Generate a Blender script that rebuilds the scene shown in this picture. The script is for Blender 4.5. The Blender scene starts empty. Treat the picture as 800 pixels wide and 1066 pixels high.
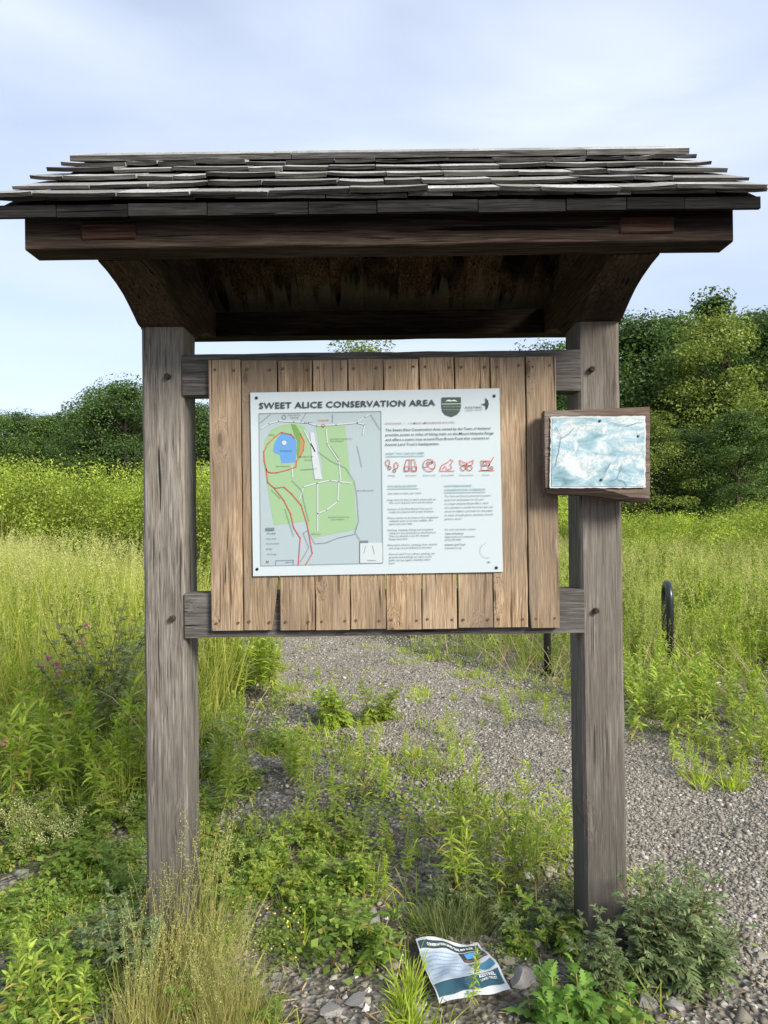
import bpy, math, random
import numpy as np
from mathutils import Matrix, Vector

SC = bpy.context.scene
COL = SC.collection
R = math.radians
PI = math.pi

# ------------------------------------------------------------------ camera
CAM_H = 1.55
F_PX = 740.0
PITCH, ROLL = R(0.54), R(0.70)
fwd = Vector((0, math.cos(PITCH), math.sin(PITCH)))
up0 = Vector((0, -math.sin(PITCH), math.cos(PITCH)))
rt0 = Vector((1, 0, 0))
rt = rt0 * math.cos(ROLL) - up0 * math.sin(ROLL)
upv = rt0 * math.sin(ROLL) + up0 * math.cos(ROLL)
cam_d = bpy.data.cameras.new('camera')
cam = bpy.data.objects.new('camera', cam_d)
COL.objects.link(cam)
cam.matrix_world = Matrix(((rt.x, upv.x, -fwd.x, 0), (rt.y, upv.y, -fwd.y, 0), (rt.z, upv.z, -fwd.z, CAM_H), (0, 0, 0, 1)))
cam_d.sensor_width = 36
cam_d.sensor_fit = 'VERTICAL'
cam_d.sensor_height = 36
cam_d.lens = 36 * F_PX / 1066.0
cam_d.clip_start = 0.05
cam_d.clip_end = 3000
SC.camera = cam

# ------------------------------------------------------------------ light
SUN_EL, SUN_AZ = R(31), R(138)          # azimuth measured from +Y towards +X: behind the camera, to the right
EXPOSURE = 1.68
w = bpy.data.worlds.new('World')
SC.world = w
w.use_nodes = True
nt = w.node_tree
nt.nodes.clear()
out = nt.nodes.new('ShaderNodeOutputWorld')
bg = nt.nodes.new('ShaderNodeBackground')
sky = nt.nodes.new('ShaderNodeTexSky')
sky.sky_type = 'NISHITA'
sky.sun_disc = False
sky.sun_elevation = SUN_EL
sky.sun_rotation = SUN_AZ
sky.air_density = 1.0
sky.dust_density = 1.0
sky.ozone_density = 1.0
tc = nt.nodes.new('ShaderNodeTexCoord')
mp = nt.nodes.new('ShaderNodeMapping')
mp.inputs['Scale'].default_value = (1.0, 1.6, 3.6)
mp.inputs['Rotation'].default_value = (R(8), R(24), R(12))
n1 = nt.nodes.new('ShaderNodeTexNoise')
n1.inputs['Scale'].default_value = 1.9
n1.inputs['Detail'].default_value = 7
n1.inputs['Roughness'].default_value = 0.46
n1.inputs['Distortion'].default_value = 0.35
cr = nt.nodes.new('ShaderNodeValToRGB')
cr.color_ramp.elements[0].position = 0.40
cr.color_ramp.elements[0].color = (0.52, 0.52, 0.52, 1)
cr.color_ramp.elements[1].position = 0.74
cr.color_ramp.elements[1].color = (0.92, 0.92, 0.92, 1)
mx = nt.nodes.new('ShaderNodeMix')
mx.data_type = 'RGBA'
mx.inputs['B'].default_value = (4.95, 5.45, 6.6, 1)      # thin cloud veil, lit
L = nt.links.new
L(tc.outputs['Generated'], mp.inputs['Vector'])
L(mp.outputs['Vector'], n1.inputs['Vector'])
L(n1.outputs['Fac'], cr.inputs['Fac'])
L(cr.outputs['Color'], mx.inputs['Factor'])
L(sky.outputs['Color'], mx.inputs['A'])
L(mx.outputs['Result'], bg.inputs['Color'])
bg.inputs['Strength'].default_value = 0.0585
L(bg.outputs['Background'], out.inputs['Surface'])

sd = bpy.data.lights.new('sun', 'SUN')
sd.energy = 2.0
sd.angle = R(20)
sd.color = (1.0, 0.93, 0.80)
so = bpy.data.objects.new('sun', sd)
COL.objects.link(so)
sdir = Vector((math.sin(SUN_AZ) * math.cos(SUN_EL), math.cos(SUN_AZ) * math.cos(SUN_EL), math.sin(SUN_EL)))
so.rotation_euler = sdir.to_track_quat('Z', 'Y').to_euler()
so.location = (4, -6, 8)

SC.view_settings.view_transform = 'Standard'
SC.view_settings.look = 'None'
SC.view_settings.exposure = EXPOSURE
SC.view_settings.gamma = 1.0
SC.view_settings.use_curve_mapping = False
SC.render.engine = 'CYCLES'
SC.cycles.max_bounces = 6
SC.cycles.transparent_max_bounces = 4
SC.cycles.diffuse_bounces = 3
SC.cycles.glossy_bounces = 2
SC.cycles.transmission_bounces = 3

# ------------------------------------------------------------------ design helpers
def pt(px, py, d):
    """world point that the photograph shows at pixel (px, py) if it stands d metres in front of the lens plane"""
    v = rt * (px - 400.0) + upv * (533.0 - py) + fwd * F_PX
    k = d / v.y
    return Vector((v.x * k, d, CAM_H + v.z * k))

def gp(px, py):
    """ground point under that pixel"""
    v = rt * (px - 400.0) + upv * (533.0 - py) + fwd * F_PX
    k = -CAM_H / v.z
    return (v.x * k, v.y * k)

def hg(x, y):
    """ground height"""
    x = np.asarray(x, float); y = np.asarray(y, float)
    return (0.012 * np.sin(x * 2.3 + 1.0) * np.cos(y * 1.9) + 0.008 * np.sin(x * 6.1 - y * 4.7) + 0.03 * np.sin(x * .31 + .5) * np.sin(y * .27)
            * np.clip(np.hypot(x, y) / 9, 0, 1))

def tag(o, label=None, cat=None, group=None, kind=None):
    if label: o['label'] = label
    if cat: o['category'] = cat
    if group: o['group'] = group
    if kind: o['kind'] = kind
    return o

def link(name, me, parent=None, mat=None):
    o = bpy.data.objects.new(name, me)
    COL.objects.link(o)
    if parent is not None: o.parent = parent
    if mat is not None and me is not None:
        for m in (mat if isinstance(mat, (list, tuple)) else [mat]): me.materials.append(m)
    return o

def empty(name, loc=(0, 0, 0), rot=(0, 0, 0)):
    o = bpy.data.objects.new(name, None)
    o.empty_display_size = 0.2
    o.location = loc; o.rotation_euler = rot
    COL.objects.link(o)
    return o

def mesh_np(name, V, F, mi=None, smooth=False):
    """V (n,3), F (m,k) of equal-length faces -> mesh data"""
    V = np.asarray(V, np.float32); F = np.asarray(F, np.int32)
    me = bpy.data.meshes.new(name)
    me.vertices.add(len(V)); me.vertices.foreach_set('co', V.ravel())
    k = F.shape[1]
    me.loops.add(F.size); me.loops.foreach_set('vertex_index', F.ravel())
    me.polygons.add(len(F))
    me.polygons.foreach_set('loop_start', np.arange(0, F.size, k, dtype=np.int32))
    if mi is not None: me.polygons.foreach_set('material_index', np.asarray(mi, np.int32))
    if smooth: me.polygons.foreach_set('use_smooth', np.ones(len(F), bool))
    me.update(calc_edges=True)
    return me

M_BUTT = []
class MB:
    """collects shapes (any face size) and builds one mesh"""
    def __init__(s): s.v = []; s.f = []; s.m = []
    def add(s, vs, fs, m=0):
        b = len(s.v); s.v += [tuple(v) for v in vs]; s.f += [tuple(b + i for i in f) for f in fs]; s.m += [m] * len(fs)
    def box(s, x0, x1, y0, y1, z0, z1, m=0, jit=0, rng=None, bev=0):
        if jit:
            j = lambda: rng.uniform(-jit, jit)
        else:
            j = lambda: 0
        if bev:
            b = bev
            # chamfered box: 24 vertices
            vs = []; idx = {}
            for sx in (0, 1):
                for sy in (0, 1):
                    for sz in (0, 1):
                        X = (x0, x1)[sx]; Y = (y0, y1)[sy]; Z = (z0, z1)[sz]
                        dx = b if sx == 0 else -b; dy = b if sy == 0 else -b; dz = b if sz == 0 else -b
                        q = (j(), j(), j())
                        for k, p in enumerate(((X, Y + dy, Z + dz), (X + dx, Y, Z + dz), (X + dx, Y + dy, Z))):
                            idx[(sx, sy, sz, k)] = len(vs); vs.append((p[0] + q[0], p[1] + q[1], p[2] + q[2]))
            I = idx; fs = []
            for a in (0, 1):
                c = [I[(a, 0, 0, 0)], I[(a, 0, 1, 0)], I[(a, 1, 1, 0)], I[(a, 1, 0, 0)]]; fs.append(c if a == 0 else c[::-1])
                c = [I[(0, a, 0, 1)], I[(1, a, 0, 1)], I[(1, a, 1, 1)], I[(0, a, 1, 1)]]; fs.append(c if a == 0 else c[::-1])
                c = [I[(0, 0, a, 2)], I[(0, 1, a, 2)], I[(1, 1, a, 2)], I[(1, 0, a, 2)]]; fs.append(c if a == 0 else c[::-1])
            for a in (0, 1):
                for c in (0, 1):
                    fs.append([I[(0, a, c, 1)], I[(1, a, c, 1)], I[(1, a, c, 2)], I[(0, a, c, 2)]])
                    fs.append([I[(a, 0, c, 0)], I[(a, 1, c, 0)], I[(a, 1, c, 2)], I[(a, 0, c, 2)]])
                    fs.append([I[(a, c, 0, 0)], I[(a, c, 1, 0)], I[(a, c, 1, 1)], I[(a, c, 0, 1)]])
                    for e in (0, 1):
                        fs.append([I[(a, c, e, 0)], I[(a, c, e, 1)], I[(a, c, e, 2)]])
            s.add(vs, fs, m); return
        vs = [(x + j(), y + j(), z + j()) for x in (x0, x1) for y in (y0, y1) for z in (z0, z1)]
        s.add(vs, [(0, 1, 3, 2), (4, 6, 7, 5), (0, 4, 5, 1), (2, 3, 7, 6), (0, 2, 6, 4), (1, 5, 7, 3)], m)
    def prism(s, prof, x0, x1, m=0, axis='x'):
        n = len(prof)
        if axis == 'x': vs = [(x0, a, b) for a, b in prof] + [(x1, a, b) for a, b in prof]
        elif axis == 'y': vs = [(a, x0, b) for a, b in prof] + [(a, x1, b) for a, b in prof]
        else: vs = [(a, b, x0) for a, b in prof] + [(a, b, x1) for a, b in prof]
        s.add(vs, [tuple(range(n))[::-1], tuple(range(n, 2 * n))] + [(i, (i + 1) % n, n + (i + 1) % n, n + i) for i in range(n)], m)
    def tube(s, pts, rad, n=8, m=0, cap=True):
        pts = [Vector(p) for p in pts]; rings = []
        base = len(s.v)
        prev = None
        for i, p in enumerate(pts):
            d = (pts[min(i + 1, len(pts) - 1)] - pts[max(i - 1, 0)]).normalized()
            a = prev if prev is not None else (Vector((0, 0, 1)) if abs(d.z) < .9 else Vector((1, 0, 0)))
            u = (a - d * a.dot(d)).normalized(); prev = u; v2 = d.cross(u)
            r = rad[i] if isinstance(rad, (list, tuple)) else rad
            for k in range(n):
                t = 2 * PI * k / n
                s.v.append(tuple(p + (u * math.cos(t) + v2 * math.sin(t)) * r))
        for i in range(len(pts) - 1):
            for k in range(n):
                a = base + i * n + k; b = base + i * n + (k + 1) % n
                s.f.append((a, b, b + n, a + n)); s.m.append(m)
        if cap:
            s.f.append(tuple(base + k for k in range(n))[::-1]); s.m.append(m)
            s.f.append(tuple(base + (len(pts) - 1) * n + k for k in range(n))); s.m.append(m)
    def build(s, name, mat, parent=None, smooth=False):
        me = bpy.data.meshes.new(name); me.from_pydata(s.v, [], s.f)
        o = link(name, me, parent, mat)
        if len(me.materials) > 1: me.polygons.foreach_set('material_index', s.m)
        if smooth: me.polygons.foreach_set('use_smooth', [True] * len(s.f))
        me.update()
        return o

# ------------------------------------------------------------------ materials
class NT:
    def __init__(s, name):
        s.mat = bpy.data.materials.new(name); s.mat.use_nodes = True
        s.t = s.mat.node_tree; s.t.nodes.clear()
        s.out = s.n('ShaderNodeOutputMaterial'); s.p = s.n('ShaderNodeBsdfPrincipled')
        s.l(s.p.outputs[0], s.out.inputs[0])
    def n(s, typ, **kw):
        nd = s.t.nodes.new(typ)
        for k, v in kw.items():
            if hasattr(nd, k): setattr(nd, k, v)
            else: nd.inputs[k].default_value = v
        return nd
    def l(s, a, b): s.t.links.new(a, b)
    def noise(s, vec, scale, detail=4, rough=.55, dist=0):
        nd = s.n('ShaderNodeTexNoise'); nd.inputs['Scale'].default_value = scale; nd.inputs['Detail'].default_value = detail
        nd.inputs['Roughness'].default_value = rough; nd.inputs['Distortion'].default_value = dist
        if vec is not None: s.l(vec, nd.inputs['Vector'])
        return nd.outputs['Fac']
    def ramp(s, fac, stops):
        nd = s.n('ShaderNodeValToRGB'); e = nd.color_ramp.elements
        while len(e) < len(stops): e.new(0.5)
        for i, (p, c) in enumerate(stops):
            e[i].position = p; e[i].color = tuple(c) + ((1,) if len(c) == 3 else ())
        s.l(fac, nd.inputs['Fac']); return nd.outputs['Color']
    def mix(s, a, b, fac, blend='MIX'):
        nd = s.n('ShaderNodeMix'); nd.data_type = 'RGBA'; nd.blend_type = blend
        for k, v in (('A', a), ('B', b), ('Factor', fac)):
            if isinstance(v, (int, float)): nd.inputs[k].default_value = v
            elif isinstance(v, tuple): nd.inputs[k].default_value = v + ((1,) if len(v) == 3 else ())
            else: s.l(v, nd.inputs[k])
        return nd.outputs['Result']
    def math(s, op, a, b=0):
        nd = s.n('ShaderNodeMath'); nd.operation = op
        for i, v in enumerate((a, b)):
            if isinstance(v, (int, float)): nd.inputs[i].default_value = v
            else: s.l(v, nd.inputs[i])
        return nd.outputs[0]
    def obj(s): return s.n('ShaderNodeTexCoord').outputs['Object']
    def pos(s): return s.n('ShaderNodeNewGeometry').outputs['Position']
    def rpi(s): return s.n('ShaderNodeNewGeometry').outputs['Random Per Island']
    def map(s, vec, scale=(1, 1, 1), loc=(0, 0, 0)):
        nd = s.n('ShaderNodeMapping'); nd.inputs['Scale'].default_value = scale; nd.inputs['Location'].default_value = loc
        s.l(vec, nd.inputs['Vector']); return nd.outputs[0]
    def bump(s, h, strength=.4, dist=.01):
        nd = s.n('ShaderNodeBump'); nd.inputs['Strength'].default_value = strength; nd.inputs['Distance'].default_value = dist
        s.l(h, nd.inputs['Height']); s.l(nd.outputs[0], s.p.inputs['Normal'])
    def col(s, c, rough=.8, spec=.25):
        if isinstance(c, tuple): s.p.inputs['Base Color'].default_value = c + (1,)
        else: s.l(c, s.p.inputs['Base Color'])
        s.p.inputs['Roughness'].default_value = rough
        s.p.inputs['Specular IOR Level'].default_value = spec
        return s.mat

def flat(name, c, rough=.6, spec=.3):
    return NT(name).col(tuple(c), rough, spec)

def wood(name, dark, mid, light, axis='z', knots=0.0, stain=None, fine=1.0, rough=.85, grain=1.0, per=0.12, base_dark=None, spec=.15):
    """weathered wood; the grain runs along the given axis of the object"""
    m = NT(name)
    o = m.obj(); r = m.rpi()
    sep = m.n('ShaderNodeCombineXYZ')
    r100 = m.math('MULTIPLY', r, 37.0)
    for i in range(3): m.l(r100, sep.inputs[i])
    add = m.n('ShaderNodeVectorMath'); add.operation = 'ADD'; m.l(o, add.inputs[0]); m.l(sep.outputs[0], add.inputs[1])
    v = add.outputs[0]
    a = {'x': (0.07, 1, 1), 'y': (1, 0.07, 1), 'z': (1, 1, 0.07)}[axis]
    k3 = {'x': (0.28, 1, 1), 'y': (1, 0.28, 1), 'z': (1, 1, 0.28)}[axis]
    # broad wandering of the grain
    wob = m.n('ShaderNodeTexNoise'); wob.inputs['Scale'].default_value = 5.0; wob.inputs['Detail'].default_value = 2
    m.l(m.map(v, k3), wob.inputs['Vector'])
    wv = m.n('ShaderNodeVectorMath'); wv.operation = 'MULTIPLY_ADD'
    m.l(wob.outputs['Color'], wv.inputs[0]); wv.inputs[1].default_value = (.05 * grain,) * 3; m.l(v, wv.inputs[2])
    gv = wv.outputs[0]
    if knots > 0:
        vo = m.n('ShaderNodeTexVoronoi'); vo.voronoi_dimensions = '2D'; vo.inputs['Scale'].default_value = 7.5
        sx_ = m.n('ShaderNodeSeparateXYZ'); m.l(v, sx_.inputs[0]); cx_n = m.n('ShaderNodeCombineXYZ')
        m.l(m.math('MULTIPLY', sx_.outputs[0], .4 if axis == 'x' else 1.0), cx_n.inputs[0]); m.l(m.math('MULTIPLY', sx_.outputs[2], .4 if axis == 'z' else 1.0), cx_n.inputs[1])
        m.l(cx_n.outputs[0], vo.inputs['Vector'])
        kd = vo.outputs['Distance']
        sc2 = m.n('ShaderNodeSeparateColor'); m.l(vo.outputs['Color'], sc2.inputs[0])
        kp = .42 if knots > .7 else .20
        some = m.ramp(sc2.outputs[1], [(.0, (1, 1, 1)), (kp, (1, 1, 1)), (kp + .03, (0, 0, 0))])
        bulge = m.math('MULTIPLY', m.math('MULTIPLY', m.ramp(kd, [(0, (1, 1, 1)), (.28, (0, 0, 0))]), some), .045 if knots > .7 else .03)
        b3 = m.n('ShaderNodeVectorMath'); b3.operation = 'ADD'; m.l(gv, b3.inputs[0])
        cx = m.n('ShaderNodeCombineXYZ'); m.l(bulge, cx.inputs[0]); m.l(bulge, cx.inputs[1]); m.l(cx.outputs[0], b3.inputs[1])
        gv = b3.outputs[0]
    a = tuple(q * .5 if q < .5 else q for q in a)
    g1 = m.noise(m.map(gv, a), 125 * fine, 6, .7)
    g2 = m.noise(m.map(gv, a), 330 * fine, 3, .6)
    big = m.noise(m.map(v, k3), 3.2, 4, .6)
    f = m.math('ADD', m.math('MULTIPLY', g1, .48), m.math('ADD', m.math('MULTIPLY', g2, .34), m.math('MULTIPLY', big, .30)))
    c = m.ramp(f, [(.42, dark), (.54, mid), (.68, light)])
    # hairline checks
    ck = m.noise(m.map(gv, tuple(q * .6 if q < .5 else q for q in a)), 70 * fine, 2, .5, .1)
    c = m.mix(c, tuple(q * .28 for q in dark), m.ramp(ck, [(.29, (1, 1, 1)), (.325, (0, 0, 0))]))
    ck2 = m.noise(m.map(v, {'x': (.03, 1, 1), 'y': (1, .03, 1), 'z': (1, 1, .03)}[axis], (3, 5, 1)), 120 * fine, 3, .6, .1)
    c = m.mix(c, tuple(q * .4 for q in dark), m.ramp(ck2, [(.33, (.85,) * 3), (.40, (0, 0, 0))]))
    lt = m.noise(m.map(v, {'x': (.05, 1, 1), 'y': (1, .05, 1), 'z': (1, 1, .05)}[axis], (9, 2, 7)), 150 * fine, 2, .5, .1)
    c = m.mix(c, tuple(min(1, q * 1.25) for q in light), m.ramp(lt, [(.60, (0, 0, 0)), (.68, (.6,) * 3)]))
    if knots > 0:
        kk = m.ramp(kd, [(.0, (1, 1, 1)), (.055, (.9, .9, .9)), (.075, (.25, .25, .25)), (.14, (0, 0, 0))])
        c = m.mix(c, (.055, .028, .015), m.math('MULTIPLY', m.math('MULTIPLY', kk, some), knots))
    pr = m.ramp(r, [(0, (1 - per * 2,) * 3), (1, (1 + per,) * 3)])
    c = m.mix(c, pr, 1.0, 'MULTIPLY')
    if stain is not None:
        sn = m.noise(m.map(v, k3), stain[1], 4, .6, .6)
        c = m.mix(c, stain[0], m.ramp(sn, [(.45, (0, 0, 0)), (.62, (stain[2],) * 3)]))
    if base_dark is not None:   # post colour gets darker towards the foot
        z = m.n('ShaderNodeSeparateXYZ'); m.l(m.pos(), z.inputs[0])
        zz = m.math('ADD', z.outputs[2], m.math('MULTIPLY', m.noise(o, 5, 3), .25))
        c = m.mix(c, base_dark, m.ramp(m.math('MULTIPLY', zz, .5), [(.12, (.85, .85, .85)), (.55, (0, 0, 0))]))
    m.bump(m.math('ADD', g1, m.math('MULTIPLY', g2, .5)), .55, .004)
    return m.col(c, rough, spec)

def leaf_mat(name, c0, c1, c2=None, transl=.35, rough=.55, spread=1.0, var=(.75, 1.25), nscale=1.3):
    m = NT(name)
    r = m.rpi()
    c2 = c2 or c1; c = m.ramp(r, [(0, c0), (.55, c1), (.93, c2), (.965, (.34, .27, .09) if (c2[1] > .3 and nscale > 1) else c2)])
    if nscale != .35: c = m.mix(c, (1.40, 1.27, 1.25), 1.0, 'MULTIPLY')
    big = m.noise(m.pos(), nscale, 3, .5)
    c = m.mix(c, m.ramp(big, [(.3, (var[0],) * 3), (.7, (var[1],) * 3)]), 1.0, 'MULTIPLY')
    m.col(c, rough, .3)
    tr = m.n('ShaderNodeBsdfTranslucent'); m.l(m.mix(c, (1.3, 1.3, .55), 1.0, 'MULTIPLY'), tr.inputs['Color'])
    ms = m.n('ShaderNodeMixShader'); ms.inputs[0].default_value = min(.5, transl * 1.2)
    m.l(m.p.outputs[0], ms.inputs[1]); m.l(tr.outputs[0], ms.inputs[2]); m.l(ms.outputs[0], m.out.inputs[0])
    return m.mat

M = {}
M['post'] = wood('weathered_post_wood', (.052, .046, .040), (.140, .124, .108), (.265, .245, .22), 'z', knots=.45, stain=((.10, .085, .072), 2.2, .7), base_dark=(.07, .064, .056), fine=.9, grain=.35)
M['rail'] = wood('weathered_rail_wood', (.036, .033, .031), (.088, .082, .077), (.165, .155, .145), 'x', knots=.2, grain=.4)
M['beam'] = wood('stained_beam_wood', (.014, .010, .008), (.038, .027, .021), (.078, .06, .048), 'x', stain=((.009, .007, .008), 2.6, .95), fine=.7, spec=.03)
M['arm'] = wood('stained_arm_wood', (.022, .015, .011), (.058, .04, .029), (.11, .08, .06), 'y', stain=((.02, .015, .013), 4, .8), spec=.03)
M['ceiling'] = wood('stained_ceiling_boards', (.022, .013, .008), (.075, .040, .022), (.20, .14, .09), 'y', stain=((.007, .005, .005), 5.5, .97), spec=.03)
def streak_ceiling(mat):
    # pale mildew tongues where the boards meet the back beam
    t = mat.node_tree; n = t.nodes; l = t.links.new
    bs = [q for q in n if q.type == 'BSDF_PRINCIPLED'][0]; src = bs.inputs['Base Color'].links[0].from_socket
    tc = n.new('ShaderNodeTexCoord'); mp = n.new('ShaderNodeMapping'); mp.inputs['Scale'].default_value = (26, 3.5, 1); l(tc.outputs['Object'], mp.inputs['Vector'])
    no = n.new('ShaderNodeTexNoise'); no.inputs['Scale'].default_value = 1; no.inputs['Detail'].default_value = 5; l(mp.outputs[0], no.inputs['Vector'])
    sx = n.new('ShaderNodeSeparateXYZ'); l(tc.outputs['Object'], sx.inputs[0])
    ma = n.new('ShaderNodeMath'); ma.operation = 'MULTIPLY_ADD'; ma.inputs[1].default_value = .42; l(no.outputs['Fac'], ma.inputs[0]); l(sx.outputs[1], ma.inputs[2])
    cr = n.new('ShaderNodeValToRGB'); cr.color_ramp.elements[0].position = .625; cr.color_ramp.elements[0].color = (0, 0, 0, 1); cr.color_ramp.elements[1].position = .67; cr.color_ramp.elements[1].color = (.5, .5, .5, 1); l(ma.outputs[0], cr.inputs['Fac'])
    mi = n.new('ShaderNodeMix'); mi.data_type = 'RGBA'; mi.inputs['B'].default_value = (.19, .18, .12, 1); l(cr.outputs['Color'], mi.inputs['Factor']); l(src, mi.inputs['A']); l(mi.outputs['Result'], bs.inputs['Base Color'])
streak_ceiling(M['ceiling'])
M['plank'] = wood('tan_plank_wood', (.13, .08, .043), (.305, .215, .133), (.50, .385, .27), 'z', knots=.85, per=.14, grain=.9, stain=((.155, .125, .10), 3.0, .65))
M['tenon'] = wood('reddish_tenon_end', (.02, .011, .009), (.05, .026, .02), (.095, .06, .045), 'x', fine=.8, spec=.03)
M['shingle'] = wood('grey_cedar_shingle', (.18, .178, .174), (.33, .327, .322), (.47, .466, .46), 'y', per=.22, fine=.9, stain=((.16, .165, .13), 5, .7))
M['butt'] = wood('shingle_end_grain', (.024, .023, .022), (.066, .063, .06), (.15, .145, .14), 'x', per=.3, spec=.03)  # end grain, darkened further to paint in the shade on the butt faces
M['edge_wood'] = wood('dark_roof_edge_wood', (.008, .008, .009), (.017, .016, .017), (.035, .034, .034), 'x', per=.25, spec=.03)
M['frame_wood'] = wood('rough_slab_wood', (.05, .038, .032), (.15, .12, .10), (.27, .235, .21), 'x', knots=.3, stain=((.10, .065, .05), 7, .7))
M['peg'] = flat('peg_wood', (.05, .03, .02), .8)
M['nail'] = flat('rusty_nail', (.11, .06, .04), .6)
M['white'] = flat('sign_white', (.44, .505, .545), .35, .4)
M['ink'] = flat('sign_ink', (.035, .05, .06), .5)
M['ink_soft'] = flat('sign_small_ink', (.05, .065, .08), .5)
M['red_ink'] = flat('sign_red_ink', (.55, .13, .09), .5)
M['teal_ink'] = flat('sign_teal_ink', (.10, .24, .28), .5)
M['screw'] = flat('black_screw', (.01, .01, .012), .35, .5)
M['black_steel'] = flat('black_painted_steel', (.012, .013, .02), .32, .6)
M['white_paint'] = flat('white_print', (.78, .80, .80), .5)

# ================================================================== GROUND
def ground_material():
    m = NT('soil_and_gravel_ground')
    p = m.pos()
    vo = m.n('ShaderNodeTexVoronoi'); vo.inputs['Scale'].default_value = 55; m.l(m.map(p, (1, 1, .3)), vo.inputs['Vector'])
    vo2 = m.n('ShaderNodeTexVoronoi'); vo2.inputs['Scale'].default_value = 22; m.l(m.map(p, (1, 1, .3)), vo2.inputs['Vector'])
    stone = m.ramp(m.n('ShaderNodeSeparateColor').outputs[0], [(0, (0, 0, 0)), (1, (1, 1, 1))])
    sc_ = m.n('ShaderNodeSeparateColor'); m.l(vo.outputs['Color'], sc_.inputs[0])
    st = m.ramp(sc_.outputs[0], [(0, (.08, .074, .064)), (.45, (.16, .15, .134)), (.8, (.24, .226, .20)), (1, (.36, .34, .31))])
    soil = m.ramp(m.noise(p, 9, 6, .7), [(.3, (.035, .028, .02)), (.7, (.12, .10, .075))])
    f = m.ramp(m.noise(p, 2.1, 4, .6), [(.38, (0, 0, 0)), (.56, (1, 1, 1))])
    c = m.mix(soil, st, f)
    sx = m.n('ShaderNodeSeparateXYZ'); m.l(p, sx.inputs[0])
    # far meadow floor: green thatch
    gy = m.ramp(m.noise(p, 3, 5, .7), [(.3, (.035, .06, .015)), (.7, (.10, .13, .04))])
    left = m.ramp(m.math('ADD', m.math('MULTIPLY', sx.outputs[1], .04), 0), [(.30, (0, 0, 0)), (.40, (1, 1, 1))])
    c = m.mix(c, gy, left)
    m.bump(m.math('ADD', vo.outputs['Distance'], vo2.outputs['Distance']), .8, .012)
    return m.col(c, .95, .1)

def gravel_material():
    m = NT('grey_crushed_gravel')
    p = m.pos()
    vo = m.n('ShaderNodeTexVoronoi'); vo.inputs['Scale'].default_value = 62; m.l(m.map(p, (1, 1, .3)), vo.inputs['Vector'])
    s_ = m.n('ShaderNodeSeparateColor'); m.l(vo.outputs['Color'], s_.inputs[0])
    c = m.ramp(s_.outputs[0], [(0, (.145, .13, .105)), (.5, (.235, .213, .178)), (.85, (.305, .283, .24)), (1, (.40, .38, .35))])
    c = m.mix(c, m.ramp(m.noise(p, 1.1, 4, .6), [(.3, (.8, .78, .75)), (.7, (1.15, 1.13, 1.1))]), 1.0, 'MULTIPLY')
    m.bump(vo.outputs['Distance'], .9, .012)
    return m.col(c, .95, .1)

def axis_coords(lim_near, step, far, growth=1.22, c=0):
    a = list(np.arange(0, lim_near, step)); s = step
    while a[-1] < far: s *= growth; a.append(a[-1] + s)
    a = np.array(a); return np.concatenate([-a[:0:-1], a]) + c
gx = axis_coords(5, .08, 1500); gyv = axis_coords(6, .08, 1500, c=4)
X, Y = np.meshgrid(gx, gyv)
Z = hg(X, Y)
Vg = np.stack([X.ravel(), Y.ravel(), Z.ravel()], 1)
nx, ny = len(gx), len(gyv)
i0 = (np.arange(ny - 1)[:, None] * nx + np.arange(nx - 1)[None, :]).ravel()
Fg = np.stack([i0, i0 + 1, i0 + nx + 1, i0 + nx], 1)
tag(link('ground', mesh_np('ground', Vg, Fg, smooth=True), None, ground_material()), kind='structure')

# the path: centre line and half-width, from the foreground right, round behind the kiosk and away to the left
PC = np.array([(3.9, 0.2, 1.5), (3.2, 1.6, 1.5), (2.3, 2.9, 1.2), (1.4, 4.2, 1.02), (.55, 5.6, 1.0), (-.25, 7.0, .95), (-.9, 8.6, .85), (-1.7, 10.6, .8), (-3.2, 13.2, .8), (-6, 16.5, .85), (-11, 20, .9)])
def path_dist(x, y):
    """signed distance to the path's edge (negative inside)"""
    x = np.asarray(x, float); y = np.asarray(y, float)
    best = np.full(x.shape, 1e9)
    for (ax, ay, ar), (bx, by, br) in zip(PC[:-1], PC[1:]):
        dx, dy = bx - ax, by - ay
        t = np.clip(((x - ax) * dx + (y - ay) * dy) / (dx * dx + dy * dy), 0, 1)
        d = np.hypot(x - ax - t * dx, y - ay - t * dy) - (ar + (br - ar) * t)
        best = np.minimum(best, d)
    return best
rng = np.random.default_rng(5)
tt = np.linspace(0, len(PC) - 1, 260)
cx_ = np.interp(tt, range(len(PC)), PC[:, 0]); cy_ = np.interp(tt, range(len(PC)), PC[:, 1]); cw_ = np.interp(tt, range(len(PC)), PC[:, 2])
ker = np.ones(15) / 15
def sm(a): return np.convolve(np.pad(a, 7, mode='edge'), ker, 'valid')
cx_, cy_, cw_ = sm(cx_), sm(cy_), sm(cw_)
tx, ty = np.gradient(cx_), np.gradient(cy_); tn = np.hypot(tx, ty); nxp, nyp = -ty / tn, tx / tn
el = cw_ + sm(rng.normal(0, .22, 260)) ; er = cw_ + sm(rng.normal(0, .22, 260))
rows = []
for k in np.linspace(0, 1, 25):
    off = -er + (el + er) * k
    x = cx_ + nxp * off; y = cy_ + nyp * off
    z = hg(x, y) + .008 - (.012 if k in (0, 1) else 0)
    rows.append(np.stack([x, y, z], 1))
Vp = np.concatenate(rows); n = 260
i0 = (np.arange(24)[:, None] * n + np.arange(n - 1)[None, :]).ravel()
Fp = np.stack([i0, i0 + n, i0 + n + 1, i0 + 1], 1)
tag(link('path', mesh_np('path', Vp, Fp, smooth=True), None, gravel_material()), kind='structure')

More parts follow.
